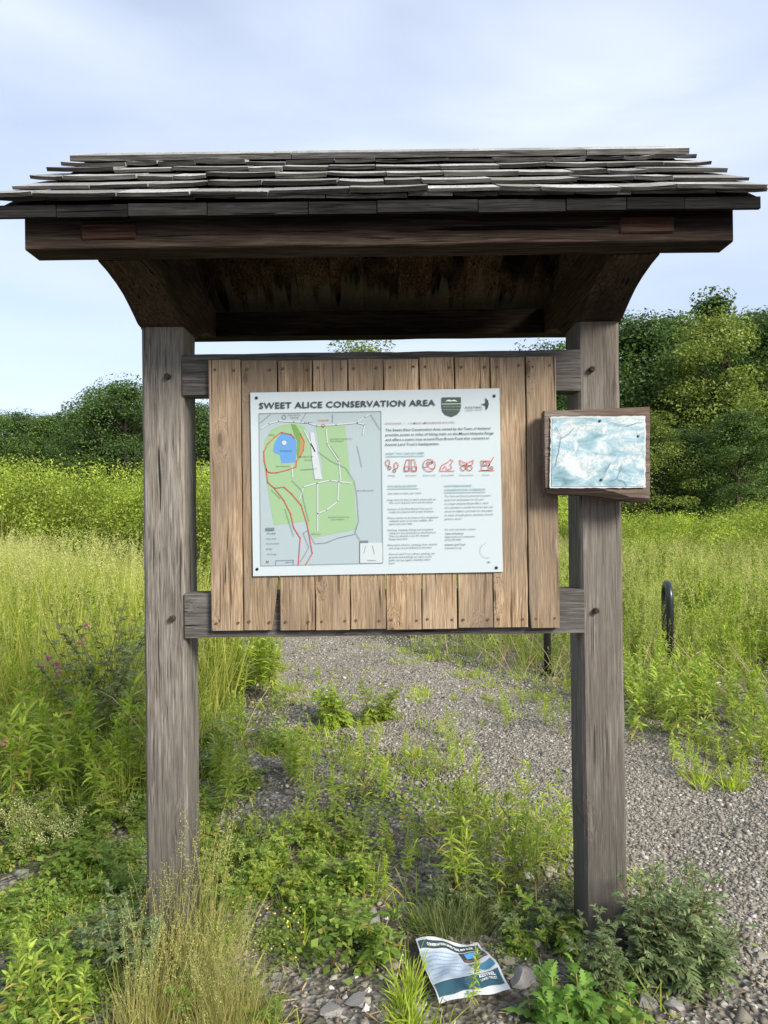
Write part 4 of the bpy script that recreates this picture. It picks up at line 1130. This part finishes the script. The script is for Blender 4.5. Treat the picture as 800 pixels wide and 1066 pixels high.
K['whorl'] = Kind('bedstraw_plant', 'wildflower', [g_whorl(.3, 230 + i) for i in range(4)], dict(stem='stem', foliage='goldenrod_dark', florets='cream'))
def tuft_kind(name, gens, mats): return Kind(name, 'grass clump', gens, mats)
K['fescue'] = tuft_kind('grass_clump', [dict(foliage=g_tuft(.20, 250 + i, 420, .0022, .05, .5, (.7, 1.5))) for i in range(3)], dict(foliage='fescue'))
K['blade'] = tuft_kind('grass_clump', [dict(foliage=g_tuft(.17, 260 + i, 46, .0048, .022, .55, (.8, 1.4))) for i in range(4)], dict(foliage='goldenrod'))
def seedclump(i, h=.52, n=26):
    sd_ = g_seed(h, 300 + i, n, .075)
    return dict(blades=join([g_tuft(h * .62, 310 + i, 330, .0024, .075, .35, (1.0, 1.5)), sd_['stem']]), seed_heads=sd_['foliage'])
K['seedclump'] = tuft_kind('seeding_grass_clump', [seedclump(i) for i in range(4)], dict(blades='fine_grass', seed_heads='seed_green'))

rv = random.Random(77)
def patch(kind, n, poly, sc_, label, group, lean=.08, jit=.25, mind=.0):
    """n plants of a kind inside the ground polygon that the photograph shows at these pixels"""
    pts = [gp(*p) for p in poly]; x0, x1 = min(p[0] for p in pts), max(p[0] for p in pts); y0, y1 = min(p[1] for p in pts), max(p[1] for p in pts)
    def ins(x, y):
        c = False; j = len(pts) - 1
        for i in range(len(pts)):
            (xi, yi), (xj, yj) = pts[i], pts[j]
            if (yi > y) != (yj > y) and x < (xj - xi) * (y - yi) / (yj - yi) + xi: c = not c
            j = i
        return c
    got = 0; tries = 0
    while got < n and tries < n * 200:
        tries += 1
        x, y = rv.uniform(x0, x1), rv.uniform(y0, y1)
        if not ins(x, y) or clash(x, y): continue
        K[kind].place(x, y, sc_ * rv.uniform(1 - jit, 1 + jit), label, group, r=rv, lean=lean); got += 1
def clash(x, y):
    for (a, b) in ((-.87, -.68), (.67, .86)):
        if a < x < b and 2.48 < y < 2.69: return True
    return not bool(off_flyer(np.array(x), np.array(y)))

# ---- foreground plants, kind by kind and place by place
patch('gold', 44, [(0, 880), (150, 862), (152, 780), (0, 780)], 1.10, 'bright green goldenrod in the thicket beside the seed grass, outside the grey post', 'goldenrod outside the post')
patch('gold', 58, [(205, 735), (294, 735), (290, 712), (205, 708)], 1.05, 'tall bright goldenrod at the path edge, seen between post and gravel', 'goldenrod beside the far path')
patch('gold', 22, [(208, 860), (270, 860), (255, 770), (208, 760)], .66, 'yellow-green goldenrod growing close inside the seed-grass post', 'goldenrod inside the post')
patch('gold', 30, [(280, 885), (405, 870), (400, 790), (285, 800)], .50, 'short goldenrod shoot in the gravel midway between the posts', 'goldenrod between the posts')
patch('gold', 34, [(385, 850), (525, 835), (490, 770), (370, 765)], .38, 'stunted goldenrod seedling on the gravel under the board', 'goldenrod seedlings')
patch('gold', 18, [(385, 950), (470, 920), (460, 860), (395, 870)], .34, 'small yellowish seedling on bare gravel behind the fescue clump', 'yellowish seedlings')
patch('gold_thin', 34, [(470, 962), (592, 966), (592, 885), (480, 880)], .72, 'upright leafy green weed crowding the inner side of the map-board post', 'leafy weeds inside the map-board post')
patch('mug', 12, [(440, 985), (592, 996), (592, 940), (470, 930)], .62, 'dark grey-green mugwort behind the paper flyer', 'mugwort behind the flyer')
patch('mug', 12, [(662, 1030), (752, 1040), (752, 985), (668, 975)], .88, 'grey-green mugwort beside the foot of the map-board post', 'mugwort beside the post foot')
patch('mug', 4, [(590, 1050), (640, 1050), (640, 1022), (590, 1018)], .72, 'mugwort shoot in front of the foot of the map-board post', 'mugwort before the post foot')
patch('thistle', 9, [(535, 1085), (668, 1085), (668, 1052), (545, 1058)], .80, 'bright green thistle with jagged leaves by the flyer', 'thistles by the flyer')
patch('mug_pale', 7, [(340, 764), (400, 764), (400, 748), (340, 748)], 1.05, 'bushy lobed weed standing alone on the gravel under the board', 'lobed weeds on the gravel')
patch('mug_pale', 24, [(208, 960), (395, 940), (380, 868), (208, 868)], .55, 'low spreading lobed weed carpeting the ground inside the seed-grass post', 'spreading weeds inside the post')
patch('gold_dark', 7, [(15, 1085), (85, 1085), (85, 1030), (15, 1030)], .55, 'leafy weed with broad lance leaves in front of the clover', 'weeds in front of the clover')
patch('mug', 7, [(75, 1030), (150, 1030), (150, 985), (75, 985)], .75, 'dark mugwort outside the foot of the seed-grass post', 'mugwort outside the post foot')
patch('sage', 7, [(70, 808), (150, 808), (150, 770), (80, 770)], 1.15, 'tall silvery lobed weed rising behind the goldenrod thicket', 'silvery weeds behind the thicket')
patch('whorl', 15, [(10, 905), (150, 890), (150, 850), (10, 862)], .62, 'cream-flowered bedstraw sprawling below the goldenrod thicket', 'bedstraw below the thicket')
patch('seedclump', 9, [(125, 1125), (290, 1125), (245, 1050), (150, 1050)], .60, 'olive seeding grass clump at the foot of the post', 'seeding grass round the post')
patch('seedclump', 3, [(150, 1012), (215, 1012), (215, 994), (150, 994)], .85, 'tall seed grass against the front of the post', 'seed grass against the post')
patch('fescue', 5, [(436, 982), (500, 982), (500, 955), (436, 955)], .85, 'dark fine-leaved grass clump right behind the flyer', 'fescue behind the flyer')
patch('blade', 6, [(395, 1080), (435, 1080), (430, 1030), (400, 1010)], .9, 'small bright grass tuft just beside the flyer edge', 'grass tufts beside the flyer')
patch('gold', 26, [(300, 800), (400, 780), (400, 700), (310, 700)], .26, 'tiny yellow-green seedling in the gravel around the lobed weed', 'seedlings round the lobed weed')
patch('blade', 14, [(400, 720), (520, 730), (500, 790), (410, 800)], .55, 'thin grass tuft sprouting from the open gravel beneath the board', 'grass tufts under the board')
patch('gold', 22, [(515, 758), (592, 775), (592, 730), (515, 732)], .40, 'low bright weed on the far gravel edge behind the map-board post', 'low weeds on the far gravel')
patch('gold_dark', 64, [(655, 780), (810, 812), (810, 735), (655, 725)], .85, 'leafy weed along the far path edge beyond the map-board post', 'leafy weeds beyond the path')
patch('gold', 26, [(700, 815), (812, 832), (812, 800), (700, 792)], .35, 'short bright weed fringing the far edge of the path', 'fringe of the far path edge')
patch('blade', 5, [(720, 822), (775, 826), (775, 812), (720, 810)], 1.0, 'isolated grass tuft on the open gravel path', 'grass tufts on the path')
K['gold'].place(*gp(492, 1052), .36, 'young goldenrod growing through the edge of the paper flyer', r=rv)

# ---- stuff: what nobody could count
rm = np.random.default_rng(42)
def region(N, x0, x1, y0, y1, f):
    x = rm.uniform(x0, x1, N); y = rm.uniform(y0, y1, N); k = rm.random(N) < f(x, y); return x[k], y[k]
def ss(a, lo, hi): t = np.clip((a - lo) / (hi - lo), 0, 1); return t * t * (3 - 2 * t)
def left_of(x, y):    # the meadow left of path and kiosk
    lim = np.interp(y, [3.3, 4.2, 6.0, 8.0, 10, 20], [-1.45, -1.12, -1.25, -1.9, -2.9, -12])
    return ss(lim - x, 0, .25) * ss(y, 3.4, 4.3)
def right_of(x, y):
    d = path_dist(x, y); lim = np.interp(y, [0, 4, 5, 7, 9, 12, 20], [5.5, 3.2, 1.35, .55, .05, -.8, -8])
    return (x > lim) * ss(d, .02, .45)
def grow_l(x, y): return .30 + .70 * ss(y, 3.9, 7.5)
def grow_r(x, y): return .34 + .40 * ss(path_dist(x, y), .2, 3.5)

tall = [g_tuft(1.15, 400 + i, 30, .0075, .07, .28, (1.15, 1.52)) for i in range(6)]
lush = [g_goldenrod(.8, 420 + i, 62, .10, .017)['foliage'] for i in range(7)]
sdh = [g_seed(1.25, 440 + i, 6, .10, 44, .017, .22, .028, .0018) for i in range(5)]
# left meadow: grass, leafy weeds, seed heads
x, y = region(9000, -13, -1, 3.4, 17, lambda x, y: left_of(x, y) * (np.abs(x) < .62 * y + 1.5))
stuff('tall_grass', mass(tall, x, y, grow_l(x, y) * rm.uniform(.8, 1.15, len(x)), rm, .1), M['meadow'], 'tall yellow-green meadow grass beyond the goldenrod thicket', 'grass')
x, y = region(8000, -13, -1, 3.5, 16, lambda x, y: left_of(x, y) * (np.abs(x) < .62 * y + 1.5) * (.35 + .65 * (np.sin(x * 1.7 + y) > 0)))
stuff('meadow_weeds', mass(lush, x, y, grow_l(x, y) * rm.uniform(.7, 1.15, len(x)), rm, .12), M['meadow_lush'], 'leafy meadow weeds mixed into the tall grass beyond the thicket', 'undergrowth')
x, y = region(2300, -13, -1.2, 5.0, 18, lambda x, y: left_of(x, y) * (np.abs(x) < .62 * y + 1.5))
stuff('grass_seed_heads', mass([p['foliage'] for p in sdh], x, y, grow_l(x, y) * rm.uniform(.85, 1.12, len(x)), rm, .08), M['seed_green'], 'pale seed heads standing over the tall meadow grass', 'grass')
mugs = [g_mugwort(.8, 495 + i, 5, .35)['foliage'] for i in range(3)]
x, y = region(900, -13, 15, 4.4, 13, lambda x, y: np.maximum(left_of(x, y), right_of(x, y)) * (np.abs(x) < .62 * y + 1.5) * (np.sin(x * 2.3 + 1) * np.cos(y * 1.4 + .5) > .1))
stuff('mixed_weeds', mass(mugs, x, y, rm.uniform(.8, 1.25, len(x)) * np.where(x < 0, grow_l(x, y), grow_r(x, y) + .1), rm, .12), M['silver'], 'greyish lobed weeds in loose clumps through the meadow', 'undergrowth')
x, y = region(2600, -13, 15, 4.2, 15, lambda x, y: np.maximum(left_of(x, y), right_of(x, y)) * (np.abs(x) < .62 * y + 1.5))
stuff('dry_stalks', mass([g_tuft(1.0, 490 + i, 7, .006, .12, .5, (.8, 1.5)) for i in range(5)], x, y, rm.uniform(.5, 1.1, len(x)), rm, .2), M['seed'], 'bleached bent stalks scattered through the meadow', 'grass')
# right meadow
x, y = region(5000, -9, 15, 4.0, 18, lambda x, y: right_of(x, y) * (np.abs(x) < .62 * y + 1.5))
stuff('meadow_grass', mass(tall, x, y, grow_r(x, y) * rm.uniform(.5, .95, len(x)), rm, .16), M['meadow_lush'], 'green meadow grass on the far side of the gravel path', 'grass')
x, y = region(10500, -9, 15, 4.0, 17, lambda x, y: right_of(x, y) * (np.abs(x) < .62 * y + 1.5))
stuff('meadow_undergrowth', mass(lush, x, y, grow_r(x, y) * rm.uniform(.75, 1.5, len(x)), rm, .14), M['meadow_lush'], 'leafy undergrowth on the far side of the gravel path', 'undergrowth')
x, y = region(3800, 0, 15, 6.0, 18, lambda x, y: right_of(x, y) * (np.abs(x) < .62 * y + 1.5) * (.35 + .65 * (np.sin(x * .9 + y * .7) > -.3)))
stuff('flowering_grass', mass([p['foliage'] for p in sdh], x, y, (grow_r(x, y) + .08) * rm.uniform(.85, 1.15, len(x)), rm, .1), M['seed_green'], 'cream flowering grass heads around the black hoops', 'grass')
# clover and creeping cover
cov = [g_cover(.12, 460 + i) for i in range(5)] + [g_cover(.13, 466 + i, 90, .10, .028) for i in range(3)] + [g_mugwort(.13, 470 + i, 5, .9)['foliage'] for i in range(3)]
def cover_f(x, y):
    n_ = np.sin(x * 4.1 + 2) * np.cos(y * 3.3) + .7 * np.sin(x * 9 - y * 6)
    leftp = ss(-.62 - x, 0, .3) * ss(y, 1.7, 2.1) * (1 - ss(y, 3.9, 4.6)) * (n_ > -1.0)
    mid = (x > -.75) * (x < -.12) * (y > 2.5) * (y < 3.5) * .75
    rest = (.06 + .25 * (n_ > .75)) * (path_dist(x, y) > .1) * (np.abs(x) < 1.6)
    return np.clip(leftp + mid + rest, 0, 1) * off_flyer(x, y)
x, y = region(2000, -3.2, 1.2, 1.9, 7.5, cover_f)
stuff('ground_cover', mass(cov, x, y, rm.uniform(.6, 1.25, len(x)), rm, .05), M['clover'], 'clover and creeping weeds covering the soil round the posts', 'ground cover')
# low ragged grass through the gravel
low_g = [g_tuft(.10, 480 + i, 26, .0032, .03, .6, (.6, 1.4)) for i in range(5)]
x, y = region(3200, -2.2, 4.2, 2.0, 8.5, lambda x, y: np.clip(.75 * ss(.35 - np.abs(path_dist(x, y) + .05), 0, .35) + .30 * (path_dist(x, y) > 0) * (np.abs(x) < 1.8) + .03, 0, 1) * (np.sin(x * 5 + 2) * np.cos(y * 4.4) + .5 * np.sin(x * 13 + y * 9) > -.25) * off_flyer(x, y))
stuff('sparse_grass', mass(low_g, x, y, rm.uniform(.6, 1.7, len(x)), rm, .1), M['goldenrod'], 'sparse bright grass along the path edges and in the gravel', 'grass')
# tiny yellow flowers in the creeping weeds, dry litter
q = 45; px_ = rm.uniform(-.78, -.30, q); py_ = rm.uniform(2.35, 2.75, q)
stuff('yellow_flowers', diamonds(np.stack([px_, py_, rm.uniform(.06, .11, q)], 1),   .007, rm, np.stack([rm.normal(0, .3, q), rm.normal(-.6, .3, q), np.ones(q)], 1), .95), M['yellow'], 'tiny yellow flowers in the creeping weeds near the post', 'flowers')
N = 2600; x, y = region(N, -1.9, 1.6, 1.9, 3.6, lambda x, y: (path_dist(x, y) > -.05) * off_flyer(x, y) * .8)
lv = strips(np.stack([x, y, hg(x, y) + rm.uniform(.006, .02, len(x))], 1), azel(rm.uniform(0, 2 * PI, len(x)), rm.normal(0, .18, len(x))), rm.uniform(.02, .08, len(x)), rm.uniform(.0015, .006, len(x)), .1, P_LANCE, rm, .5)
stuff('plant_litter', lv, M['dry'], 'dry stems and dead leaves littering the soil by the flyer', 'litter')

# stones one can tell apart
def rock(px, py, size, mat, label, group):
    size *= .8 if mat is M['stone_dark'] else .9; x, y = gp(px, py); r_ = random.Random(int(px * 7 + py))
    bm_v = []; 
    import bmesh
    bm = bmesh.new(); bmesh.ops.create_icosphere(bm, subdivisions=2, radius=1)
    ax = [Vector((r_.gauss(0, 1), r_.gauss(0, 1), r_.gauss(0, 1))).normalized() for _ in range(9)]; cut = [r_.uniform(.35, .75) for _ in ax]
    for v in bm.verts:
        for a, c in zip(ax, cut):
            d = v.co.dot(a)
            if d > c: v.co -= a * (d - c)
        v.co = Vector((v.co.x * size * .5, v.co.y * size * .42, v.co.z * size * .24))
    me = bpy.data.meshes.new('rock'); bm.to_mesh(me); bm.free()
    o = link('rock', me, None, mat); o.location = (x, y, float(hg(x, y)) + size * .06); o.rotation_euler = (r_.uniform(-.2, .2), r_.uniform(-.2, .2), r_.uniform(0, 6))
    tag(o, label, 'rock', group)
for (a, b, s_) in ((398, 966, .035), (388, 968, .022), (376, 974, .022), (371, 981, .03), (418, 1004, .03), (362, 1001, .03), (372, 1018, .035), (384, 1034, .04), (381, 1053, .05), (404, 958, .028), (345, 1030, .03), (548, 998, .03), (556, 1006, .025), (430, 868, .03), (368, 872, .03), (443, 1046, .03)):
    rock(a, b, s_, M['stone_pale'], 'pale whitish stone on the soil near the flyer', 'pale stones near the flyer')
for (a, b, s_) in ((385, 958, .16), (372, 1046, .13), (426, 1050, .13), (545, 1020, .17), (530, 1000, .11), (345, 1058, .12), (412, 1035, .10), (560, 985, .12), (445, 965, .12), (612, 1060, .12), (672, 1046, .13), (702, 1052, .11), (792, 1000, .10), (25, 912, .12), (40, 990, .10), (320, 940, .12)):
    rock(a, b, s_, M['stone_dark'], 'flat dark fieldstone sunk in the foreground soil', 'dark fieldstones')
# pink flowers of the meadow (each a stem with a head)
def flower(px, py, d, size, label, mat='pink', grp=None, h=None):
    p = pt(px, py, d); e = empty('clover_flower', (p.x, p.y, float(hg(p.x, p.y)))); tag(e, label, 'wildflower', grp)
    r_ = np.random.default_rng(int(px * 13 + py)); h_ = p.z - float(hg(p.x, p.y))
    V, F = chain(stem_curve(h_, r_, .02), .0022, .0014); link('stem', mesh_np('stem', V, F), e, M['stem'])
    top = V[-3:].mean(0); n_ = 60; dr = unit(r_.normal(size=(n_, 3)))
    V2, F2 = strips(top + dr * size * .12, dr + UP * .4, size * .5, size * .16, 0, P_LANCE, r_, 1)
    link('flower_head', mesh_np('flower_head', V2, F2), e, M[mat])
FG = 'pink clover heads in the tall grass'
for (a, b, d, s_) in ((50, 686, 4.9, .042), (57, 692, 4.9, .05), (60, 700, 4.85, .045), (45, 694, 4.9, .035), (81, 670, 5.1, .035), (92, 651, 5.2, .04), (86, 662, 5.2, .035), (125, 701, 4.7, .032)):
    flower(a, b, d, s_, 'dusky pink clover head in the tall grass', 'pink', FG)
flower(5, 773, 4.15, .045, 'pink clover head at the very edge of the goldenrod thicket')
for (a, b, d) in ((697, 718, 5.9), (708, 722, 5.8), (735, 738, 5.6), (748, 712, 5.9), (762, 755, 5.3), (705, 756, 5.2), (728, 700, 6.1), (780, 728, 5.6), (716, 745, 5.4)):
    flower(a, b, d, .040, 'small white clover head among weeds beyond the path', 'pale_petals', 'white clover heads beyond the path')

# ================================================================== BLACK HOOPS
def hoop(px, d, label):
    x = (px - 400) / F_PX * d; wd = .28
    e = empty('bike_rack', (x, d, float(hg(x, d))), (0, 0, 0)); tag(e, label, 'bike rack', 'black steel hoops beside the path')
    # hoop plane: along its own local y
    e.rotation_euler = (0, 0, -math.atan2(168, 740.))
    r_ = .034; h = .87; pts = [(0, -wd / 2, -.1), (0, -wd / 2, h - wd / 2)]
    pts += [(0, -wd / 2 * math.cos(t), h - wd / 2 + wd / 2 * math.sin(t)) for t in np.linspace(0, PI, 17)[1:-1]]
    pts += [(0, wd / 2, h - wd / 2), (0, wd / 2, -.1)]
    mb = MB(); mb.tube(pts, r_, 14); mb.build('hoop_tube', M['black_steel'], e, True)
    mb = MB()
    for s_ in (-1, 1): pass
    for s_ in (-1, 1):
        f = MB(); f.tube([(0, s_ * wd / 2, .0), (0, s_ * wd / 2, .012)], .065, 16); f.build('base_flange', M['black_steel'], e, True)
hoop(568, 7.05, 'black steel post-like hoop seen edge-on beneath the plank board')
hoop(693.5, 6.75, 'black rounded steel hoop standing in the weeds beyond the map-board post')

# ================================================================== TREES AND SHRUBS
M['bark'] = NT('tree_bark').col((.06, .052, .042), .9, .1)
M['leaf_oak'] = leaf_mat('dark_tree_leaves', (.034, .068, .018), (.062, .115, .028), (.10, .165, .042), .25, nscale=.35, var=(.7, 1.3))
M['leaf_maple'] = leaf_mat('mid_tree_leaves', (.048, .088, .020), (.088, .15, .034), (.135, .21, .052), .28, nscale=.35, var=(.7, 1.3))
M['leaf_light'] = leaf_mat('pale_tree_leaves', (.075, .118, .022), (.135, .20, .042), (.20, .27, .066), .3, nscale=.4, var=(.7, 1.3))
M['leaf_shrub'] = leaf_mat('shrub_leaves', (.12, .19, .028), (.21, .305, .042), (.33, .41, .08), .35, nscale=.8, var=(.55, 1.4))
def g_tree(seed, h=9.0, rad=3.2, base=.14, clumps=105, per=420, leaf=.12, cone=0):
    r = np.random.default_rng(seed); T, C = [], []
    trunk = np.stack([np.cumsum(r.normal(0, .12, 9)) * np.linspace(0, 1, 9), np.cumsum(r.normal(0, .12, 9)) * np.linspace(0, 1, 9), np.linspace(0, h * .88, 9)], 1)
    T.append(chain(trunk, h * .020, h * .004, 8))
    ph = r.uniform(0, 6.28, 6)
    for q in range(clumps):
        a = r.uniform(0, 2 * PI); t = r.uniform(0, 1) ** .85
        z = h * (base + (1 - base) * t)
        env = math.sin(PI * min(1, (t * .86 + .17))) ** .62 if not cone else (1.02 - t) ** .9
        env *= 1 + .26 * math.sin(a * 2 + ph[0]) + .20 * math.sin(a * 3 + ph[1] + t * 4) + .12 * math.sin(t * 17 + ph[2] + a)
        rr_ = rad * env * r.uniform(.35, 1.0) ** .55
        c = np.array([rr_ * math.cos(a), rr_ * math.sin(a), z + r.normal(0, .25)])
        tb = along(trunk, np.array([np.clip(z / (h * .88) - .10 - r.uniform(0, .14), .06, .98)]))[0]
        mid = (tb + c) / 2 + np.array([0, 0, -.05 * rr_])
        T.append(chain(np.array([tb, mid, c]), .026, .008, 4))
        n = int(per * r.uniform(.5, 1.3)); cr_ = r.uniform(.38, 1.10) * (rad / 3.2) * np.array([1, 1, .55])
        g = r.normal(size=(n, 3)); g = g / np.maximum(1, np.linalg.norm(g, axis=1, keepdims=True) / 1.7)
        p = c + g * cr_ * .75
        nr = g * .35 + np.array([0, 0, .6]) + r.normal(0, .6, (n, 3))
        C.append(diamonds(p, leaf * r.uniform(.6, 1.3, n), r, nr, .62))
    return dict(trunk=join(T), crown=join(C))
TREES = {'oak': ([g_tree(500 + i, 9, 3.3) for i in range(3)], 'leaf_oak'), 'maple': ([g_tree(520 + i, 9, 2.7, .08, 95, 420) for i in range(3)], 'leaf_maple'),
         'light': ([g_tree(540 + i, 9, 2.7, .05, 90, 400, .10) for i in range(2)], 'leaf_light'), 'cone': ([g_tree(560, 9, 1.7, .05, 80, 240, .13, 1)], 'leaf_oak')}
TM = {}
for k, (gens, lm) in TREES.items():
    TM[k] = []
    for g in gens:
        a, b = mesh_np('trunk', *g['trunk'], smooth=True), mesh_np('crown', *g['crown']); a.materials.append(M['bark']); b.materials.append(M[lm]); TM[k].append((a, b, g['crown'][0][:, 2].max()))
rt_ = random.Random(8)
def tree(px, d, top, kind, label, wide=1.0, group=None):
    p = pt(px, top, d); v_ = TM[kind][rt_.randrange(len(TM[kind]))]; s_ = p.z / v_[2]
    e = empty({'oak': 'oak_tree', 'maple': 'maple_tree', 'light': 'young_tree', 'cone': 'spruce_tree'}[kind], (p.x, d, -.05), (0, 0, rt_.uniform(0, 6.28)))
    e.scale = (s_ * wide, s_ * wide, s_); tag(e, label, 'tree', group)
    link('trunk', v_[0], e); link('crown', v_[1], e)
TL_ = [
 (-60, 46, 415, 'oak', 'dark tree cut by the edge of the picture in the far treeline'),
 (-8, 47, 424, 'maple', 'dark green tree at the start of the far treeline'),
 (22, 50, 424, 'oak', 'rounded dark tree second along the far treeline'),
 (50, 46, 428, 'maple', 'lower dark tree in the dip of the far treeline'),
 (78, 50, 424, 'oak', 'dark tree just before the treeline steps up'),
 (104, 42, 398, 'maple', 'tall dark tree where the treeline steps up'),
 (130, 40, 388, 'oak', 'tallest dark tree beside the grass-footed post'),
 (165, 44, 402, 'maple', 'dark tree half hidden by the grass-footed post'),
 (205, 42, 412, 'oak', 'dark tree seen in the slot between post and plank board'),
 (250, 44, 420, 'maple', 'dark tree hidden behind the plank board near its edge'),
 (300, 44, 400, 'oak', 'dark tree behind the map half of the sign'),
 (345, 42, 382, 'maple', 'tree behind the printed map, just below the rail'),
 (376, 40, 345, 'light', 'pale round tree top showing over the plank board'),
 (425, 46, 392, 'oak', 'dark tree behind the text half of the sign'),
 (470, 44, 385, 'maple', 'mid green tree behind the shield emblem'),
 (520, 40, 372, 'oak', 'dark tree rising behind the corner of the plank board'),
 (568, 34, 349, 'oak', 'broad dark crown filling the slot above the top rail'),
 (612, 31, 345, 'maple', 'leafy tree standing behind the map-board post'),
 (660, 29, 322, 'oak', 'tall airy dark tree just outside the map-board post'),
 (700, 31, 322, 'maple', 'mid green tree between the airy tree and the pale one'),
 (742, 26, 318, 'light', 'pale green full tree in front of the dark wood'),
 (742, 34, 298, 'cone', 'pointed dark tree tip above the pale green tree'),
 (782, 30, 318, 'maple', 'dense tree nearly at the edge of the picture'),
 (822, 27, 312, 'oak', 'big dark tree cut by the picture edge near the meadow'),
 (870, 28, 320, 'maple', 'outermost mid green tree beside the meadow'),
 (680, 22, 425, 'light', 'smaller bushy tree in front of the airy tree'),
 (770, 21, 420, 'maple', 'low spreading tree in front of the pale tree'),
 (715, 23, 440, 'oak', 'low dark tree filling the wood edge behind the map board'),
]
for (a, d, t, k, lb) in TL_: tree(a, d, t, k, lb, 1.5 if a == 376 else 1.3 if a == 568 else 1.15 if d > 24 else 1.25)
for (a, d, t) in ((-40, 56, 440), (30, 58, 440), (90, 56, 430), (150, 56, 420), (225, 56, 430), (290, 56, 430), (350, 54, 425), (410, 55, 420), (470, 54, 415), (530, 50, 400), (600, 44, 380), (655, 40, 365), (700, 42, 350), (760, 42, 345), (820, 40, 345)):
    tree(a, d, t, 'oak', 'dark back-row tree of the far wood', 1.25, 'back row of the wood')
def g_shrub(seed, h=2.4, rad=1.5, leaf=.055, clumps=60, per=230):
    r = np.random.default_rng(seed); T, C = [], []
    for q in range(clumps):
        a = r.uniform(0, 2 * PI); t = r.uniform(.08, 1); rr_ = rad * (1 - .55 * t ** 2) * r.uniform(.2, 1) ** .5
        c = np.array([rr_ * math.cos(a), rr_ * math.sin(a), h * t * (1 - .25 * (rr_ / rad) ** 2)])
        T.append(chain(np.array([[c[0] * .1, c[1] * .1, 0], [c[0] * .6, c[1] * .6, c[2] * .6], c]), .016, .005, 3))
        n = int(per * r.uniform(.5, 1.3)); g = r.normal(size=(n, 3)) * np.array([.24, .24, .17])
        C.append(diamonds(c + g, leaf * r.uniform(.6, 1.4, n), r, g * 2 + np.array([0, 0, .7]) + r.normal(0, .5, (n, 3)), .6))
    return dict(stems=join(T), foliage=join(C))
K['shrub'] = Kind('shrub', 'shrub', [g_shrub(600 + i) for i in range(5)], dict(stems='stem', foliage='leaf_shrub'))
def shrub(px, d, top, label, group=None):
    p = pt(px, top, d); K['shrub'].place(p.x, d, p.z / 2.45, label, group, r=rt_, lean=.03)
for (px, d, top) in ((668, 8.2, 640), (712, 9.5, 612), (742, 7.2, 655), (775, 9.0, 620), (800, 7.6, 650), (690, 11.5, 585), (757, 12, 580), (815, 11, 590), (650, 12.5, 590), (560, 10, 640), (500, 11, 640), (728, 13.5, 565), (785, 13.5, 560)):
    shrub(px, d, top - 26, 'low leafy bush in the meadow around the black hoops', 'bushes around the hoops')
for i, px in enumerate(range(-40, 225, 19)):
    shrub(px + rt_.uniform(-5, 5), rt_.uniform(17, 22), 492 + rt_.uniform(-9, 12), 'light green shrub below the far treeline', 'shrubs below the far treeline')
for i, px in enumerate(range(640, 840, 17)):
    shrub(px + rt_.uniform(-5, 5), rt_.uniform(14, 18.5), 529 + rt_.uniform(-9, 12), 'yellow-green shrub at the wood edge', 'shrubs at the wood edge')
for i, px in enumerate(range(235, 640, 27)):
    shrub(px, rt_.uniform(16, 20), 500 + rt_.uniform(-6, 30), 'green shrub at the wood edge behind the plank board', 'shrubs behind the board')

# ---- where the members of a small group can be told apart only by their place, say which one along the row
ORD = ['leftmost', 'second from the left', 'third from the left', 'fourth from the left', 'fifth from the left', 'sixth from the left', 'seventh from the left', 'eighth from the left', 'ninth from the left', 'tenth from the left',
       'eleventh from the left', 'twelfth from the left', 'thirteenth from the left', 'fourteenth from the left', 'fifteenth from the left', 'sixteenth from the left']
by = {}
for o in bpy.data.objects:
    if o.parent is None and o.get('group') and o.get('label'): by.setdefault((o['group'], o['label']), []).append(o)
for (g, lb), os_ in by.items():
    if 2 <= len(os_) <= 16:
        os_.sort(key=lambda o: o.location.x / o.location.y)
        for i, o in enumerate(os_): o['label'] = lb + ', ' + (ORD[i] if i < len(os_) - 1 or i < 2 else 'rightmost')
